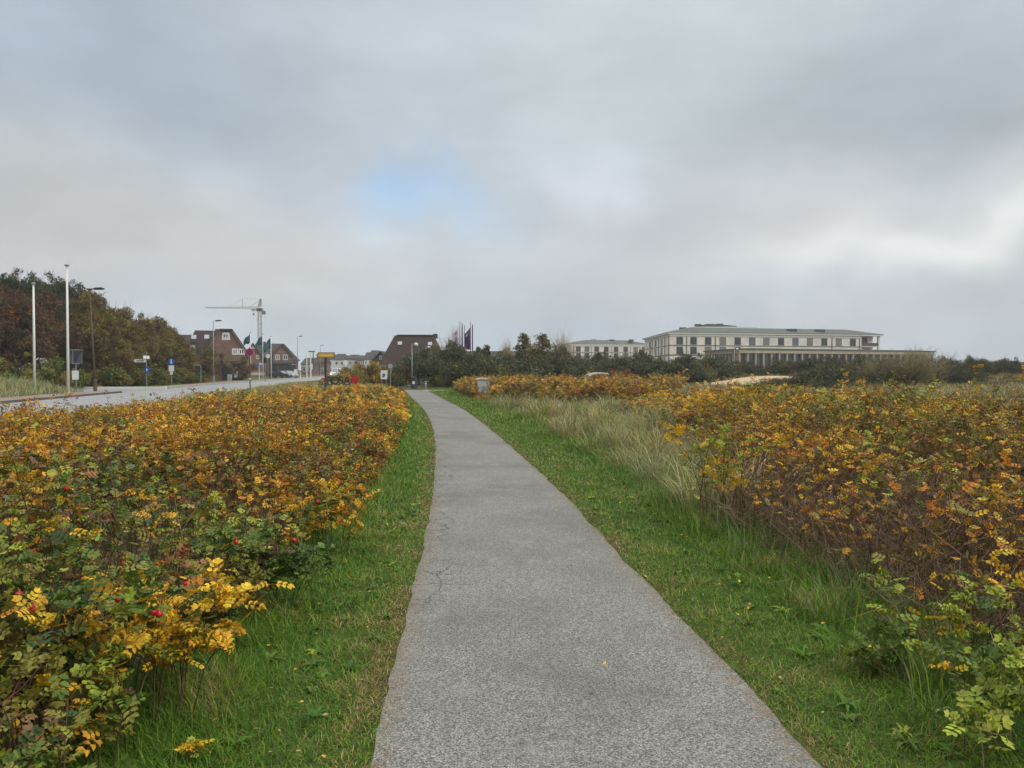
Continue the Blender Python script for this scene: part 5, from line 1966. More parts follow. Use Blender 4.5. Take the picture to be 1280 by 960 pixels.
def window(parent, x, y, z, w_, h_, frame=M_FRAME, rz=0.0, bars=1, glass=None, fr=.09, depth=.06):
    """frame standing proud of a wall that faces -y in the parent's space; the pane is its child"""
    mb = MB()
    mb.box(-w_ / 2, w_ / 2, -depth, .02, h_ / 2 - fr, h_ / 2)
    mb.box(-w_ / 2, w_ / 2, -depth, .02, -h_ / 2, -h_ / 2 + fr)
    mb.box(-w_ / 2, -w_ / 2 + fr, -depth, .02, -h_ / 2 + fr + .002, h_ / 2 - fr - .002)
    mb.box(w_ / 2 - fr, w_ / 2, -depth, .02, -h_ / 2 + fr + .002, h_ / 2 - fr - .002)
    for k in range(bars):
        c = -w_ / 2 + w_ * (k + 1) / (bars + 1)
        mb.box(c - fr * .4, c + fr * .4, -depth + .005, .02, -h_ / 2 + fr + .002, h_ / 2 - fr - .002)
    o = mb.build('window', frame, parent)
    o.location = (x, y, z); o.rotation_euler = (0, 0, rz)
    p = MB().box(-w_ / 2 + fr * .5, w_ / 2 - fr * .5, -.025, -.012, -h_ / 2 + fr * .5, h_ / 2 - fr * .5).build('pane', glass or GRNG.choice([M_GLASS, M_GLASS, M_GLASS2, M_GLASS3]), o)
    return o


def hip_roof(w_, d, eave, ridge, i0, i1, over=.35, th=.18, y0=0.0):
    """roof over x in -w/2..w/2, y in y0..y0+d with the ridge along x, drawn in by i0 and i1 at the ends"""
    x0, x1, ya, yb, ym = -w_ / 2 - over, w_ / 2 + over, y0 - over, y0 + d + over, y0 + d / 2
    mb = MB()
    v = [(x0, ya, eave), (x1, ya, eave), (x1, yb, eave), (x0, yb, eave), (x0 + i0, ym, ridge), (x1 - i1, ym, ridge)]
    v += [(a, b, c - th) for a, b, c in v[:4]]
    mb.add(v, [(0, 1, 5, 4), (1, 2, 5), (2, 3, 4, 5), (3, 0, 4), (9, 8, 7, 6), (0, 6, 7, 1), (1, 7, 8, 2), (2, 8, 9, 3), (3, 9, 6, 0)])
    return mb


def gable_block(w_, y0, y1, z0, eave, ridge, cx=0.0):
    return MB().prism([(cx - w_ / 2, z0), (cx + w_ / 2, z0), (cx + w_ / 2, eave), (cx, ridge), (cx - w_ / 2, eave)], y0, y1)


def gable_roof(w_, y0, y1, eave, ridge, cx=0.0, th=.2, over=.25):
    k = (ridge - eave) / (w_ / 2)
    e0 = eave - over * k
    return MB().prism([(cx - w_ / 2 - over, e0), (cx, ridge + .02), (cx + w_ / 2 + over, e0), (cx + w_ / 2 + over, e0 + th), (cx, ridge + .02 + th * 1.2), (cx - w_ / 2 - over, e0 + th)], y0, y1)


# left brick house
Y = 118
u = Y / F
t = empty('brick_house', (gx(269, Y), Y, 0), R(20), label='left brick house with dormers and a front gable next to the wood', cat='house')


def lx(px):
    """local x on the front wall of the current house t where the view through px meets it"""
    k = (px - 640) / F
    a = t.rotation_euler.z
    return (k * t.location.y - t.location.x) / (math.cos(a) - k * math.sin(a))


w_ = (306 - 233) * u
MB().box(-w_ / 2, w_ / 2, 0, 9, -.1, gz(447, Y)).build('wall', M_BRICKD, t)
rf = hip_roof(w_, 9, gz(446.8, Y), gz(411.5, Y), (246 - 231) * u, (308 - 284) * u).build('roof', M_TILE, t)
for a, z_ in ((241.5, 421), (258, 420.5)):       # slanted skylights
    k = (gz(411.5, Y) - gz(446.8, Y)) / (4.5 + .35)
    zz = gz(z_, Y); yy = -.35 + (zz - gz(446.8, Y)) / k
    s = MB().box(-.36, .36, -.48, .48, .04, .1).build('skylight', mat('skylight_glass', (150, 156, 162), rough=.2), rf)
    s.location = (lx(a), yy, zz); s.rotation_euler = (math.atan(k), 0, 0)
MB().box(lx(271) - .3, lx(271) + .3, 4.2, 4.9, gz(414, Y), gz(409.5, Y)).build('chimney', M_BRICKD, rf)
# front gable
cx = lx(283); gw = (306.5 - 261) * u
MB().prism([(cx - gw / 2, -.1), (cx + gw / 2, -.1), (cx + gw / 2, gz(438, Y)), (cx + .9, gz(413.5, Y)), (cx - .9, gz(413.5, Y)), (cx - gw / 2, gz(438, Y))], -.9, 4).build('front_gable_wall', M_BRICK, t)
e = gz(438, Y)
mb = MB()
for sg in (-1, 1):
    pa, pb = (cx + sg * (gw / 2 + .3), e - .35), (cx + sg * .9, gz(413.2, Y))
    mb.prism([pa, pb, (pb[0], pb[1] + .25), (pa[0], pa[1] + .25)], -1.15, 4.2)
mb.prism([(cx - .9, gz(413.2, Y)), (cx + .9, gz(413.2, Y)), (cx + .9, gz(413.2, Y) + .25), (cx - .9, gz(413.2, Y) + .25)], -1.15, 4.4)
mb.build('front_gable_roof', M_TILED, t)
mb = MB()
for sg in (-1, 1):
    pa, pb = (cx + sg * (gw / 2 + .32), e - .42), (cx + sg * .88, gz(413.4, Y) - .02)
    mb.prism([pa, pb, (pb[0], pb[1] - .13), (pa[0], pa[1] - .13)], -1.2, -1.16)
mb.build('barge_board', mat('pale_barge_board', (150, 142, 132)), t)
window(t, lx(282.5), -.9, gz(420, Y), .85, .75, bars=1, fr=.14)
MB().prism([(lx(277.5), gz(425, Y)), (lx(288), gz(425, Y)), (lx(287), gz(416, Y)), (lx(278.5), gz(416, Y))], -.912, -.903).build('gable_panel', M_FRAME, t)
for a, ww in ((294, .85), (302, .9), (265, .8)):
    window(t, lx(a), -.9, gz(439.5, Y), ww, .95, bars=1, fr=.2)
# left dormer
MB().box(lx(234), lx(244.5), -.55, 3.0, gz(449, Y), gz(429.8, Y)).build('dormer_wall', mat('dormer_grey', (120, 118, 116)), t)
MB().box(lx(233), lx(245.5), -.75, 3.4, gz(429.7, Y), gz(428, Y)).build('dormer_roof', M_TILED, t)
for a in (236.6, 241.4): window(t, lx(a), -.55, gz(437, Y), .48, 1.1, bars=0, fr=.1)
mb = MB(); mb.box(lx(277), lx(303.5), -2.9, -.92, gz(455.5, Y), gz(452, Y)); mb.build('porch_roof', mat('porch_dark', (58, 60, 62)), t)
mb = MB()
for a in (278.5, 285, 292, 302): mb.box(lx(a) - .09, lx(a) + .09, -2.7, -2.5, -.1, gz(455.6, Y))
mb.build('porch_post', M_BLACK, t)
MB().box(lx(279), lx(303), -.95, -.905, .0, gz(457, Y)).build('porch_glass', M_GLASS, t)
MB().box(lx(292.5), lx(297.5), -1.0, -.96, gz(472, Y), gz(459, Y)).build('porch_poster', mat('pale_poster', (176, 182, 184)), t)
Y2 = 112; t2 = empty('meter_box', (gx(287, Y2), Y2, 0), label='white box standing in front of the dark porch', cat='box')
MB().box(-.27, .27, -.2, .2, .05, gz(468.6, Y2), .03).build('body', M_WHITE, t2)
MB().box(-.2, .2, -.216, -.203, .2, gz(470, Y2)).build('door', mat('pale_door', (190, 190, 184)), t2)
MB().box(-.3, .3, -.23, .23, gz(468.6, Y2) + .002, gz(468.6, Y2) + .06).build('cap', M_FRAME, t2)
# house behind the wood
Y = 132; t = empty('house', (gx(224, Y), Y, 0), label='dark roofed house peeping out behind the right end of the wood', cat='house')
MB().box(-4, 4, 0, 8, -.1, 3.6).build('wall', M_BRICKD, t)
hip_roof(8, 8, 3.6, gz(417, Y), 1.4, 1.4).build('roof', M_TILED, t)
window(t, 2.4, 0, 2.2, 1.0, 1.2)

# second brick house
Y = 185; u = Y / F
t = empty('brick_house', (gx(342, Y), Y, 0), R(16), label='second brick house with two front gables behind the blue flags', cat='house')
w_ = (370.5 - 311) * u
MB().box(-w_ / 2, w_ / 2, 0, 10, -.1, gz(450.5, Y)).build('wall', M_BRICK, t)
rf = hip_roof(w_, 10, gz(450, Y), gz(428.6, Y), (322 - 310) * u, (372 - 353) * u).build('roof', M_TILED, t)
MB().box(lx(330) - .4, lx(330) + .4, 4.4, 5.2, gz(430, Y), gz(426.4, Y)).build('chimney', M_BRICKD, rf)
for (cxp, gwp, pk, ep) in ((353, 22, 431.2, 444.5), (316.5, 25, 430.5, 449)):
    cx, gw = lx(cxp), gwp * u
    gable_block(gw, -.8 - (cxp < 330) * .4, 5, -.1, gz(ep, Y), gz(pk, Y), cx).build('front_gable_wall', M_BRICK, t)
    gable_roof(gw, -1.15 - (cxp < 330) * .4, 5.2, gz(ep, Y), gz(pk, Y), cx, th=.25).build('front_gable_roof', M_TILER, t)
MB().prism([(lx(313.2), gz(436.5, Y)), (lx(319.8), gz(436.5, Y)), (lx(316.5), gz(431.6, Y))], -1.24, -1.205).build('gable_panel', M_WHITE, t)
MB().box(lx(349), lx(357), -.83, -.805, gz(440.2, Y), gz(439.6, Y)).build('gable_line', mat('pale_barge_board', (150, 142, 132)), t)
for a in (347, 356.8): window(t, lx(a), -.8, gz(446.6, Y), 1.05, 1.25, fr=.14)
window(t, lx(322.5), -1.2, gz(446.5, Y), .7, .9, fr=.12)
window(t, lx(367.3), -.06, gz(447, Y) - 1.1, .9, 1.2, fr=.14)
MB().box(lx(340), lx(371), -2.4, -.85, gz(455, Y), gz(452.8, Y)).build('shop_canopy', mat('canopy_slate', (66, 70, 76)), t)
MB().box(lx(338), lx(370), -.88, -.83, -.05, gz(456, Y)).build('shop_glass', M_GLASS, t)
mb = MB()
for a in (341, 348, 356, 363, 369.5): mb.box(lx(a) - .1, lx(a) + .1, -1.05, -.9, -.1, gz(455.2, Y))
mb.build('shop_pillar', M_SBACK, t)
MB().box(lx(312), lx(331), -1.3, -1.205, gz(469, Y), gz(465.5, Y)).build('low_wall', mat('terrace_wall', (172, 164, 152), noise=.15), t)

# brown roofed house beside the path
Y = 108; u = Y / F
t = empty('brown_roofed_house', (gx(517, Y), Y, 0), R(6), label='house with a huge steep brown tiled roof beside the path bend', cat='house')
w_ = (559 - 478.5) * u
MB().box(-w_ / 2, w_ / 2, 0, 10, -.1, gz(456.5, Y)).build('wall', M_BRICKD, t)
rf = hip_roof(w_, 10, gz(456.5, Y), gz(417.3, Y), (495 - 477) * u, (559 - 541.5) * u).build('roof', M_TILE, t)
k = (gz(417.3, Y) - gz(456.5, Y)) / 5.35
for a, z_ in ((498.7, 428.5), (537.5, 429)):
    zz = gz(z_, Y); yy = -.35 + (zz - gz(456.5, Y)) / k
    s = MB().box(-.3, .3, -.38, .38, .02, .1).build('skylight', mat('skylight_glass', (150, 156, 162), rough=.2), rf)
    s.location = (lx(a), yy, zz); s.rotation_euler = (math.atan(k), 0, 0)
MB().box(lx(541.5), lx(547.5), 4.6, 5.6, gz(421, Y), gz(415.2, Y)).build('chimney', M_TILED, rf)
MB().box(lx(494.6), lx(542), 4.75, 5.25, gz(417.6, Y), gz(416.4, Y)).build('ridge_cap', M_TILED, rf)
MB().box(-w_ / 2 - .4, w_ / 2 + .4, -.5, -.36, gz(457.8, Y), gz(456.6, Y)).build('gutter', M_GALV, rf)
for a in (490, 512, 528): window(t, lx(a), 0, 1.2, 1.2, 1.1)

# long grey roofed house with a white gable
Y = 135; u = Y / F
t = empty('grey_roofed_house', (gx(628, Y), Y, 0), label='long low house with a grey roof and a white gable behind the bushes', cat='house')
w_ = (694 - 562) * u
MB().box(-w_ / 2, w_ / 2, 0, 8, -.1, gz(450, Y)).build('wall', M_BRICK, t)
hip_roof(w_, 8, gz(449.5, Y), gz(438.2, Y), .6, .6).build('roof', M_TILED, t)
gable_block(20 * u, -1.0, 4, -.1, gz(451, Y), gz(441, Y), lx(627)).build('front_gable_wall', M_WHITE, t)
gable_roof(20 * u, -1.3, 4.2, gz(451, Y), gz(441, Y), lx(627)).build('front_gable_roof', M_TILED, t)
for a in (588, 600, 648, 662): window(t, lx(a), 0, 1.9, 1.1, 1.1)
window(t, lx(627), -1.0, 2.2, 1.2, 1.3)

# small far house left of the brown roof
Y = 165; u = Y / F
t = empty('small_house', (gx(474, Y), Y, 0), label='small house with a dark roof and white upper window left of the brown roof', cat='house')
MB().box(-1.6, 2.2, 0, 6, -.1, gz(452, Y)).build('wall', M_WHITE, t)
gable_block(3.8, -.01, 6, gz(452, Y) - .4, gz(452, Y) - .38, gz(441, Y), .3).build('upper_wall', M_TILED, t)
gable_roof(3.8, -.4, 6.3, gz(452, Y), gz(440, Y), .3).build('roof', M_TILED, t)
window(t, .5, -.01, gz(447, Y), .8, .8)

# the small town at the end of the road
TOWN = [
    (384, 262, 15, 447, 455, 'b', 'low brick house with grey roof directly behind the thin white post'),
    (399, 270, 15, 445, 453, 'r', 'red brick far house left of the post of the yellow sign'),
    (416, 335, 12, 443, 449, 'w', 'pale far house just right of the post of the yellow sign'),
    (424, 300, 13, 442, 449, 'w', 'white far house with grey roof above the O of the letter sign'),
    (434, 310, 11, 444, 451, 'g', 'grey far house in the middle of the far white row'),
    (441, 290, 14, 443, 449, 'w', 'white far house with greenish balcony above the red emblem'),
    (452, 285, 12, 444, 450, 'g', 'grey far house right above the red emblem'),
    (460, 270, 10, 440, 449, 'w', 'white narrow far house left of the small dark roofed house'),
    (467, 290, 12, 437.5, 447, 'd', 'tall grey far house with a curved dark roof top'),
]
M_GREYR = mat('grey_render', (150, 152, 152), noise=.1, nscale=.8)
for (px, Y, wd, rp, ep, kd, lab) in TOWN:
    u = Y / F
    wm = wd * u
    t = empty('town_house', (gx(px, Y), Y, 0), label=lab, cat='house', group='far houses at the end of the road')
    wm_ = {'b': M_BRICKD, 'r': M_BRICK, 'w': M_WHITE, 'g': M_GREYR, 'd': M_GREYR}[kd]
    MB().box(-wm / 2, wm / 2, 0, 8, -.1, gz(ep, Y)).build('wall', wm_, t)
    hip_roof(wm, 8, gz(ep, Y), gz(rp, Y), wm * .15, wm * .15, over=.25).build('roof', M_TILER if kd == 'r' else M_TILED, t)
    nwin = max(2, int(wm / 1.7))
    for k in range(nwin):
        xx = -wm / 2 + wm * (k + .5) / nwin
        for zz in ([1.6, 4.2] if gz(ep, Y) > 5 else [1.7]):
            window(t, xx, 0, zz, wm / nwin * .5, 1.3, fr=.12, bars=0)

# ---------------------------------------------------------------- the hotel
M_HOT = mat('hotel_stone', (216, 207, 192), rough=.85, noise=.13, nscale=.5, bump=.2)
M_HOTL = mat('hotel_pale_band', (220, 212, 202), rough=.85, noise=.06)
M_COP = mat('green_copper_roof', (84, 92, 86), rough=.7, noise=.14, nscale=.35)
M_COPD = mat('dark_green_roof', (70, 78, 72), rough=.7, noise=.14, nscale=.4)
M_VENT = mat('roof_vent_grey', (66, 70, 68), rough=.7)
M_PIPE = mat('drain_pipe', (74, 70, 66), rough=.6)
M_HFR = mat('hotel_window_frame', (88, 84, 82), rough=.5)


def facade(t, A, B, rows, wins, wsize, bands, pipes, side='front'):
    """windows, bands and pipes on the wall from A to B (local ground points), outside on the right-hand side of A->B"""
    A, B = Vector(A), Vector(B)
    d = (B - A); L_ = d.length; d.normalize()
    rz = math.atan2(d.y, d.x)
    for s in wins:
        for (z0, z1) in rows:
            p = A + d * s
            window(t, p.x, p.y, (z0 + z1) / 2, wsize, z1 - z0, frame=M_HFR, rz=rz, bars=1, fr=.1, depth=.05)
    n = Vector((d.y, -d.x))
    for z0, z1, pr, mm, nm in bands:
        mb = MB(); mb.box(0, L_, -pr, .0, z0, z1)
        o = mb.build(nm, mm, t); o.location = (A.x, A.y, 0); o.rotation_euler = (0, 0, rz)
    for s in pipes:
        p = A + d * s + n * .12
        o = MB().tube([(0, 0, 0), (0, 0, 1)], .09, 6).build('drain_pipe', M_PIPE, t)
        o.location = (p.x, p.y, 2.0); o.scale = (1, 1, bands[-1][0] - 2.0)


# main block: front from C1 to C2, left wing of it running back from C1
C1 = Vector((gx(837, 215), 215)); C2 = Vector((gx(1100, 231), 231)); C0 = Vector((gx(806, 262), 262)); C3 = Vector((C2.x - 6, 262))
t = empty('hotel_building', (C1.x, C1.y, 0), label='large pale hotel block with green roof and rows of dark windows', cat='hotel')
o2 = C1
def loc(v): return (v.x - o2.x, v.y - o2.y)
eave = gz(417.0, 215)
zrow = [(gz(430.6, 215), gz(420.9, 215)), (gz(442.4, 215), gz(433.2, 215)), (gz(456, 215), gz(446.3, 215))]
poly = [loc(C1), loc(C2), loc(C3), loc(C0)]
inset = C2 + (C1 - C2).normalized() * 6.5
cut = inset + Vector((-(C2 - C1).normalized().y, (C2 - C1).normalized().x)) * 3.2
corner_in = C2 + Vector((-(C2 - C1).normalized().y, (C2 - C1).normalized().x)) * 3.2
MB().vprism([loc(C1), loc(inset), loc(cut), loc(corner_in), loc(C3), loc(C0)], -.2, eave).build('wall', M_HOT, t)


def roof_poly(pts, z0, z1, inset, over, th=.35):
    """hipped roof with a flat top over a convex polygon"""
    c = sum((Vector(p) for p in pts), Vector((0, 0))) / len(pts)
    def off(p, q):
        p = Vector(p); d = (p - c); return p + d.normalized() * q
    lo = [off(p, over) for p in pts]; hi = [off(p, -inset) for p in pts]
    n = len(pts)
    vs = [(p.x, p.y, z0) for p in lo] + [(p.x, p.y, z0 + th) for p in lo] + [(p.x, p.y, z1) for p in hi]
    fs = [tuple(range(n - 1, -1, -1)), tuple(range(2 * n, 3 * n))]
    for i in range(n):
        j = (i + 1) % n
        fs += [(i, j, n + j, n + i), (n + i, n + j, 2 * n + j, 2 * n + i)]
    return MB().add(vs, fs)


rf = roof_poly(poly, eave + .35, eave + 2.1, 9.5, 1.0, th=.12).build('roof', M_COP, t)
roof_poly(poly, eave, eave + .348, 1.2, .9, th=.3).build('cornice', M_HOTL, t)
dF = (C2 - C1).normalized()
wins = [((at(px, 430, 215).x - C1.x)) / dF.x * (1 + .0) for px in ()]
front_px = [849.5, 866.7, 885, 903.3, 921.8, 940, 957.7, 976, 994, 1012, 1030, 1048, 1065.7]


def along(px, A, B):
    """distance from A along A->B where the view ray through px meets that wall"""
    k = (px - 640) / F
    d = (B - A)
    s = (k * A.y - A.x) / (d.x - k * d.y)
    return s * d.length


sw = [along(p, C1, C2) for p in front_px]
bands = [(gz(457.6, 215), gz(456.6, 215), .12, M_HOTL, 'string_course'), (gz(444.2, 215), gz(443, 215), .10, M_PIPE, 'string_course'), (gz(432, 215), gz(431.2, 215), .10, M_PIPE, 'string_course'), (eave - .62, eave - .25, .16, M_HOTL, 'frieze')]
pp = [along(p, C1, C2) for p in (858, 894, 1039.5, 1074)]
facade(t, loc(C1), loc(C2 - dF * 6.6), zrow[:1], sw, 2.0, bands, pp)
facade(t, loc(C1), loc(C2 - dF * 6.6), zrow[1:], sw[:6], 2.0, [], []) if False else None
for s in sw[:5]:
    for (z0, z1) in zrow[1:]:
        p = Vector(loc(C1)) + dF * s
        window(t, p.x, p.y, (z0 + z1) / 2, 2.0 if z0 > 5 else 1.6, z1 - z0, frame=M_HFR, rz=math.atan2(dF.y, dF.x), bars=1, fr=.1, depth=.05)
# end balcony with corner column
p0, p1 = Vector(loc(C2)), Vector(loc(inset))
o = MB().box(-.3, .3, -.3, .3, 0, eave).build('corner_column', M_HOT, t); o.location = (p0.x - .4, p0.y + .3, 0); o.rotation_euler = (0, 0, math.atan2(dF.y, dF.x))
mb = MB(); mb.vprism([loc(inset + dF * .05), loc(C2), loc(corner_in), loc(cut + dF * .05)], gz(433, 225), gz(432.2, 225)); mb.build('balcony_floor', M_HOTL, t)
o = MB().box(0, 5.9, -.05, .05, 0, 1.0).build('balcony_rail', M_PIPE, t); o.location = (p1.x, p1.y + .1, gz(432.2, 225)); o.rotation_euler = (0, 0, math.atan2(dF.y, dF.x))
pc = Vector(loc(cut)); o = window(t, pc.x + dF.x * 2.4, pc.y + dF.y * 2.4, (zrow[0][0] + zrow[0][1]) / 2 + .5, 4.2, 2.4, frame=M_HFR, rz=math.atan2(dF.y, dF.x), bars=3, fr=.12)
# side wall going back
dS = (C0 - C1).normalized()
ss = [along(p, C0, C1) for p in (812.5, 819.5, 827)]
rzS = math.atan2(-dS.y, -dS.x)
for s in ss:
    for (z0, z1) in zrow:
        p = Vector(loc(C0)) - dS * s
        window(t, p.x, p.y, (z0 + z1) / 2, 2.6, z1 - z0, frame=M_HFR, rz=rzS, bars=1, fr=.12, depth=.08)
for z0, z1, pr, mm, nm in bands[1:]:
    o = MB().box(0, (C0 - C1).length, -pr, 0, z0, z1).build(nm, mm, t); o.location = (*loc(C0), 0); o.rotation_euler = (0, 0, rzS)
for s in [along(p, C0, C1) for p in (815.5, 823.3, 831.5, 836.3)]:
    p = Vector(loc(C0)) - dS * s
    o = MB().tube([(0, 0, 0), (0, 0, 1)], .1, 6).build('drain_pipe', M_PIPE, t); o.location = (p.x - .14, p.y, 2.0); o.scale = (1, 1, eave - 2.6)
# raised roof parts and vents
Yr = 236
mb = MB(); a0, a1 = gx(868, Yr) - o2.x, gx(946, Yr) - o2.x
mb.box(a0, a1, Yr - 215, Yr - 215 + 9, eave + 1.95, gz(408.4, Yr)); mb.build('raised_parapet', M_HOTL, rf)
mb = MB(); mb.prism([(gx(869.5, Yr) - o2.x, gz(408.5, Yr)), (gx(923, Yr) - o2.x, gz(408.5, Yr)), (gx(921, Yr) - o2.x, gz(407, Yr)), (gx(889, Yr) - o2.x, gz(404.4, Yr)), (gx(884, Yr) - o2.x, gz(404.6, Yr))], Yr - 215 + 1, Yr - 215 + 8); mb.build('raised_roof', M_COPD, rf)
for px, za, zb_, Yv in ((854, 413, 409.2, 228), (873, 408.6, 405, 237), (900, 406, 404.6, 237.4), (990.5, 414.6, 411, 226), (1025.5, 415.2, 411.8, 228)):
    o = MB().box(-.9 - .4 * (px > 980), .9 + .4 * (px > 980), 0, 1.6, gz(za, Yv), gz(zb_, Yv)).build('roof_vent', M_VENT, rf); o.location = (gx(px, Yv) - o2.x, Yv - 215, 0)

# far hotel wing
A = Vector((gx(714, 322), 322)); B = Vector((gx(812, 332), 332))
t = empty('hotel_wing', (A.x, A.y, 0), label='far pale hotel wing with green roof left of the big hotel block', cat='hotel')
o2 = A
dW = (B - A).normalized(); nW = Vector((-dW.y, dW.x))
A2, B2 = A + nW * 15, B + nW * 15
eave = gz(431, 322)
polyW = [loc(A), loc(B), loc(B2), loc(A2)]
MB().vprism(polyW, -.2, eave).build('wall', M_HOT, t)
rf = roof_poly(polyW, eave + .35, eave + 2.3, 9.5, .8, th=.12).build('roof', M_COP, t)
roof_poly(polyW, eave, eave + .348, 1.2, .7, th=.3).build('cornice', M_HOTL, t)
rowsW = [(gz(439.6, 322), gz(432.8, 322)), (gz(448, 322), gz(441.2, 322))]
swW = [along(p, A, B) for p in (722.8, 733.6, 745.8, 757.8, 770, 782, 794.3, 805)]
bandsW = [(gz(450.6, 322), gz(449.2, 322), .12, M_HOTL, 'string_course'), (gz(440.9, 322), gz(440.2, 322), .1, M_PIPE, 'string_course'), (eave - .55, eave - .2, .16, M_HOTL, 'frieze')]
facade(t, loc(A), loc(B), rowsW, swW, 2.1, bandsW, [along(p, A, B) for p in (717, 739.5, 764, 788)])
for px in (742, 765, 789):
    o = MB().box(-1, 1, 0, 1.5, gz(427.5, 330), gz(424.3, 330)).build('roof_vent', M_VENT, rf); o.location = (gx(px, 330) - o2.x, 330 - o2.y, 0)

# colonnaded pavilion in front
K1 = Vector((gx(924, 186), 186)); K2 = Vector((gx(1168, 212), 212)); K0 = Vector((gx(881, 211), 211))
K3 = K2 + Vector((-2, 12))
t = empty('colonnade_pavilion', (K1.x, K1.y, 0), label='long low pavilion with a row of stone columns in front of the hotel', cat='pavilion')
o2 = K1
rt = gz(435.2, 186)
polyK = [loc(K1), loc(K2), loc(K3), loc(K0)]
roof_poly(polyK, rt - .35, rt + .1, 5, .5, th=.3).build('roof', M_COPD, t)
M_FASC = mat('beige_fascia', (164, 152, 130), rough=.85, noise=.12, nscale=.7)
mb = MB(); mb.vprism(polyK, rt - 1.15, rt - .352); mb.build('fascia', M_FASC, t)
def inn(p, q=1.6):
    c = (K1 + K2 + K3 + K0) / 4; return p + (c - p).normalized() * q
gl = [loc(inn(K1, 3)), loc(inn(K2, 3)), loc(inn(K3, 3)), loc(inn(K0, 3))]
MB().vprism(gl, -.1, rt - 1.152).build('glass_wall', mat('dark_glass_wall', (44, 50, 50), rough=.1, spec=.6, noise=.35, nscale=.35), t)
dK = (K2 - K1); nK = dK.length; dK.normalize()
M_COLM = mat('column_stone', (158, 148, 130), rough=.85, noise=.1)
cm = None
def col_at(p, rz):
    global cm
    if cm is None:
        cm = MB().box(-.22, .22, -.22, .22, -.1, rt - 1.152).build('column', M_COLM, t)
        o = cm
    else:
        o = cm.copy(); COL.objects.link(o)
    o.location = (p.x - K1.x, p.y - K1.y, 0); o.rotation_euler = (0, 0, rz)
for i in range(28):
    p = K1 + dK * (.35 + i * (nK - .7) / 27) + Vector((-dK.y, dK.x)) * .4
    col_at(p, math.atan2(dK.y, dK.x))
dJ = (K0 - K1).normalized()
for i in range(1, 11):
    p = K1 + dJ * (i * (K0 - K1).length / 10.2) + Vector((dJ.y, -dJ.x)) * .4
    col_at(p, math.atan2(dJ.y, dJ.x))


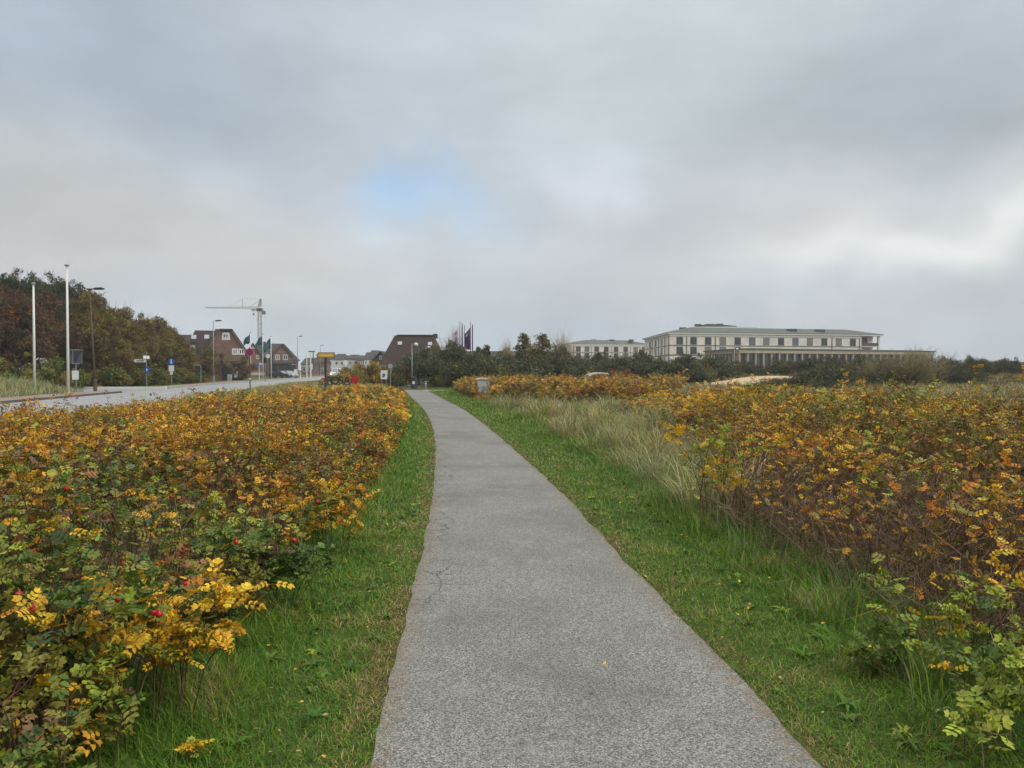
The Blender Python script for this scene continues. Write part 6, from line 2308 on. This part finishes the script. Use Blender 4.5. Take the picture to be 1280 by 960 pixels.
# ---------------------------------------------------------------- cars
def make_car(label, px, Y, rz, paint, L_=4.3, H=1.5, z=0.0, van=False, lights_on=False, group=None):
    """body along local x, front at +x"""
    t = empty('parked_car' if not van else 'van', (gx(px, Y), Y, z), rz, label=label, cat='van' if van else 'car', group=group)
    W = .86
    h = L_ / 2
    m = mat('car_paint_' + paint[0], paint[1], rough=.3, spec=.5)
    if van:
        prof = [(-h, .35), (h - .05, .35), (h, .55), (h - .08, .95), (h - .65, 1.12), (h - 1.25, H - .06), (h - 1.6, H), (-h + .1, H), (-h, H - .1)]
        glassp = [(h - .72, 1.14), (h - 1.28, H - .1), (h - 1.95, H - .1), (h - 1.95, 1.14)]
    else:
        prof = [(-h, .4), (-h + .1, .32), (h - .1, .32), (h, .45), (h - .03, .72), (h - .3, .84), (h - 1.15, .95), (h - 1.9, H - .04), (h - 2.5, H), (-h + 1.0, H - .05), (-h + .25, 1.02), (-h + .02, .92)]
        glassp = [(h - 1.3, .98), (h - 1.96, H - .1), (h - 2.5, H - .07), (-h + 1.05, H - .12), (-h + .55, 1.0)]
    n = len(prof)
    mb = MB()
    vs = []
    for y, sx in ((-W, 1), (W, 1)):
        for (a, z_) in prof:
            k = 1 - .22 * max(0, (z_ - .95)) / .6        # tumblehome
            vs.append((a, y * k, z_))
    fs = [tuple(range(n)), tuple(range(2 * n - 1, n - 1, -1))] + [(i, n + i, n + (i + 1) % n, (i + 1) % n) for i in range(n)]
    mb.add(vs, fs).build('body', m, t)
    for sg in (-1, 1):
        v2 = []
        for off in (.0, .015):
            for a, z_ in glassp:
                k = 1 - .22 * max(0, (z_ - .95)) / .6
                v2.append((a, sg * (W * k + .004 + off), z_))
        q = len(glassp)
        MB().add(v2, [tuple(range(q)), tuple(range(2 * q - 1, q - 1, -1))] + [(i, (i + 1) % q, q + (i + 1) % q, q + i) for i in range(q)]).build('side_window', M_GLASS, t)
        for a in (-h + .8, h - .8):
            wl = MB()
            wl.prism([(a + .32 * math.cos(6.283 * k / 18), .32 + .32 * math.sin(6.283 * k / 18)) for k in range(18)], sg * (W - .18), sg * (W + .02))
            wo = wl.build('wheel', M_BLACK, t)
            MB().prism([(a + .19 * math.cos(6.283 * k / 14), .32 + .19 * math.sin(6.283 * k / 14)) for k in range(14)], sg * (W + .021), sg * (W + .035)).build('rim', M_GALV, wo)
        mb = MB().box(h - .12, h + .01, sg * .55 - .16, sg * .55 + .16, .6, .74, .02)
        mb.build('headlight', mat('lit_headlight', (255, 250, 236), emit=3.0) if lights_on else M_WSIGN, t)
        MB().box(-h - .01, -h + .06, sg * .62 - .1, sg * .62 + .1, .7, .9, .02).build('tail_light', M_REDS, t)
    # windscreen and rear glass
    def glass_quad(a0, z0, a1, z1, nm):
        k0, k1 = 1 - .22 * max(0, (z0 - .95)) / .6, 1 - .22 * max(0, (z1 - .95)) / .6
        d = Vector((z1 - z0, 0, -(a1 - a0))).normalized() * (.012 if a0 > a1 else -.012)
        v = [(a0, -W * k0 * .92, z0), (a0, W * k0 * .92, z0), (a1, W * k1 * .9, z1), (a1, -W * k1 * .9, z1)]
        v = [(p[0] + s * d.x, p[1], p[2] + s * d.z) for s in (.3, 1.3) for p in v]
        MB().add(v, [(0, 1, 2, 3), (7, 6, 5, 4), (0, 4, 5, 1), (1, 5, 6, 2), (2, 6, 7, 3), (3, 7, 4, 0)]).build(nm, mat('windscreen_glass', (120, 130, 138), rough=.08, spec=.6), t)
    if van:
        glass_quad(h - .68, 1.14, h - 1.22, H - .1, 'windscreen')
    else:
        glass_quad(h - 1.18, .97, h - 1.86, H - .07, 'windscreen')
        glass_quad(-h + .3, 1.05, -h + .95, H - .08, 'rear_window')
    return t


DARK = ('dark_grey', (42, 46, 52)); WHT = ('white', (212, 214, 214)); SIL = ('silver', (160, 164, 168))
make_car('dark grey car parked in front of the second brick house', 350, 150, R(-14), DARK, 4.6, 1.5)
make_car('silver car nose on beside the dark grey car', 361, 152, R(-40), SIL, 4.2, 1.45)
make_car('white van with lit headlights driving towards the viewer on the far road', 422, 165, R(-98), WHT, 5.0, 2.0, van=True, lights_on=True)
put(undA, 548, 67.6, 'low dark shrub hiding the front of the white car', 'shrub', rz=.7, sc=(.36, .36, .42))
make_car('white car parked behind the dark bushes left of the pale cabinet', 553, 71, R(-40), WHT, 4.2, 1.45)
make_car('white car parked behind the roses with only its roof showing', 754, 66, R(8), WHT, 4.2, 1.45)

# ---------------------------------------------------------------- the misty air between the camera and the far houses
HAZE = 0.00045
if HAZE:
    hz = MB().box(-420, 420, -40, 620, -3.0, 40)
    m = bpy.data.materials.new('haze_air')
    m.use_nodes = True
    m.node_tree.nodes.clear()
    ho = m.node_tree.nodes.new('ShaderNodeOutputMaterial')
    hv = m.node_tree.nodes.new('ShaderNodeVolumePrincipled')
    hv.inputs['Color'].default_value = (.9, .93, .96, 1)
    hv.inputs['Density'].default_value = HAZE
    m.node_tree.links.new(hv.outputs[0], ho.inputs['Volume'])
    o = hz.build('haze', m)
    tag(o, 'thin grey mist that pales the far houses and hotel', 'haze', kind='stuff')
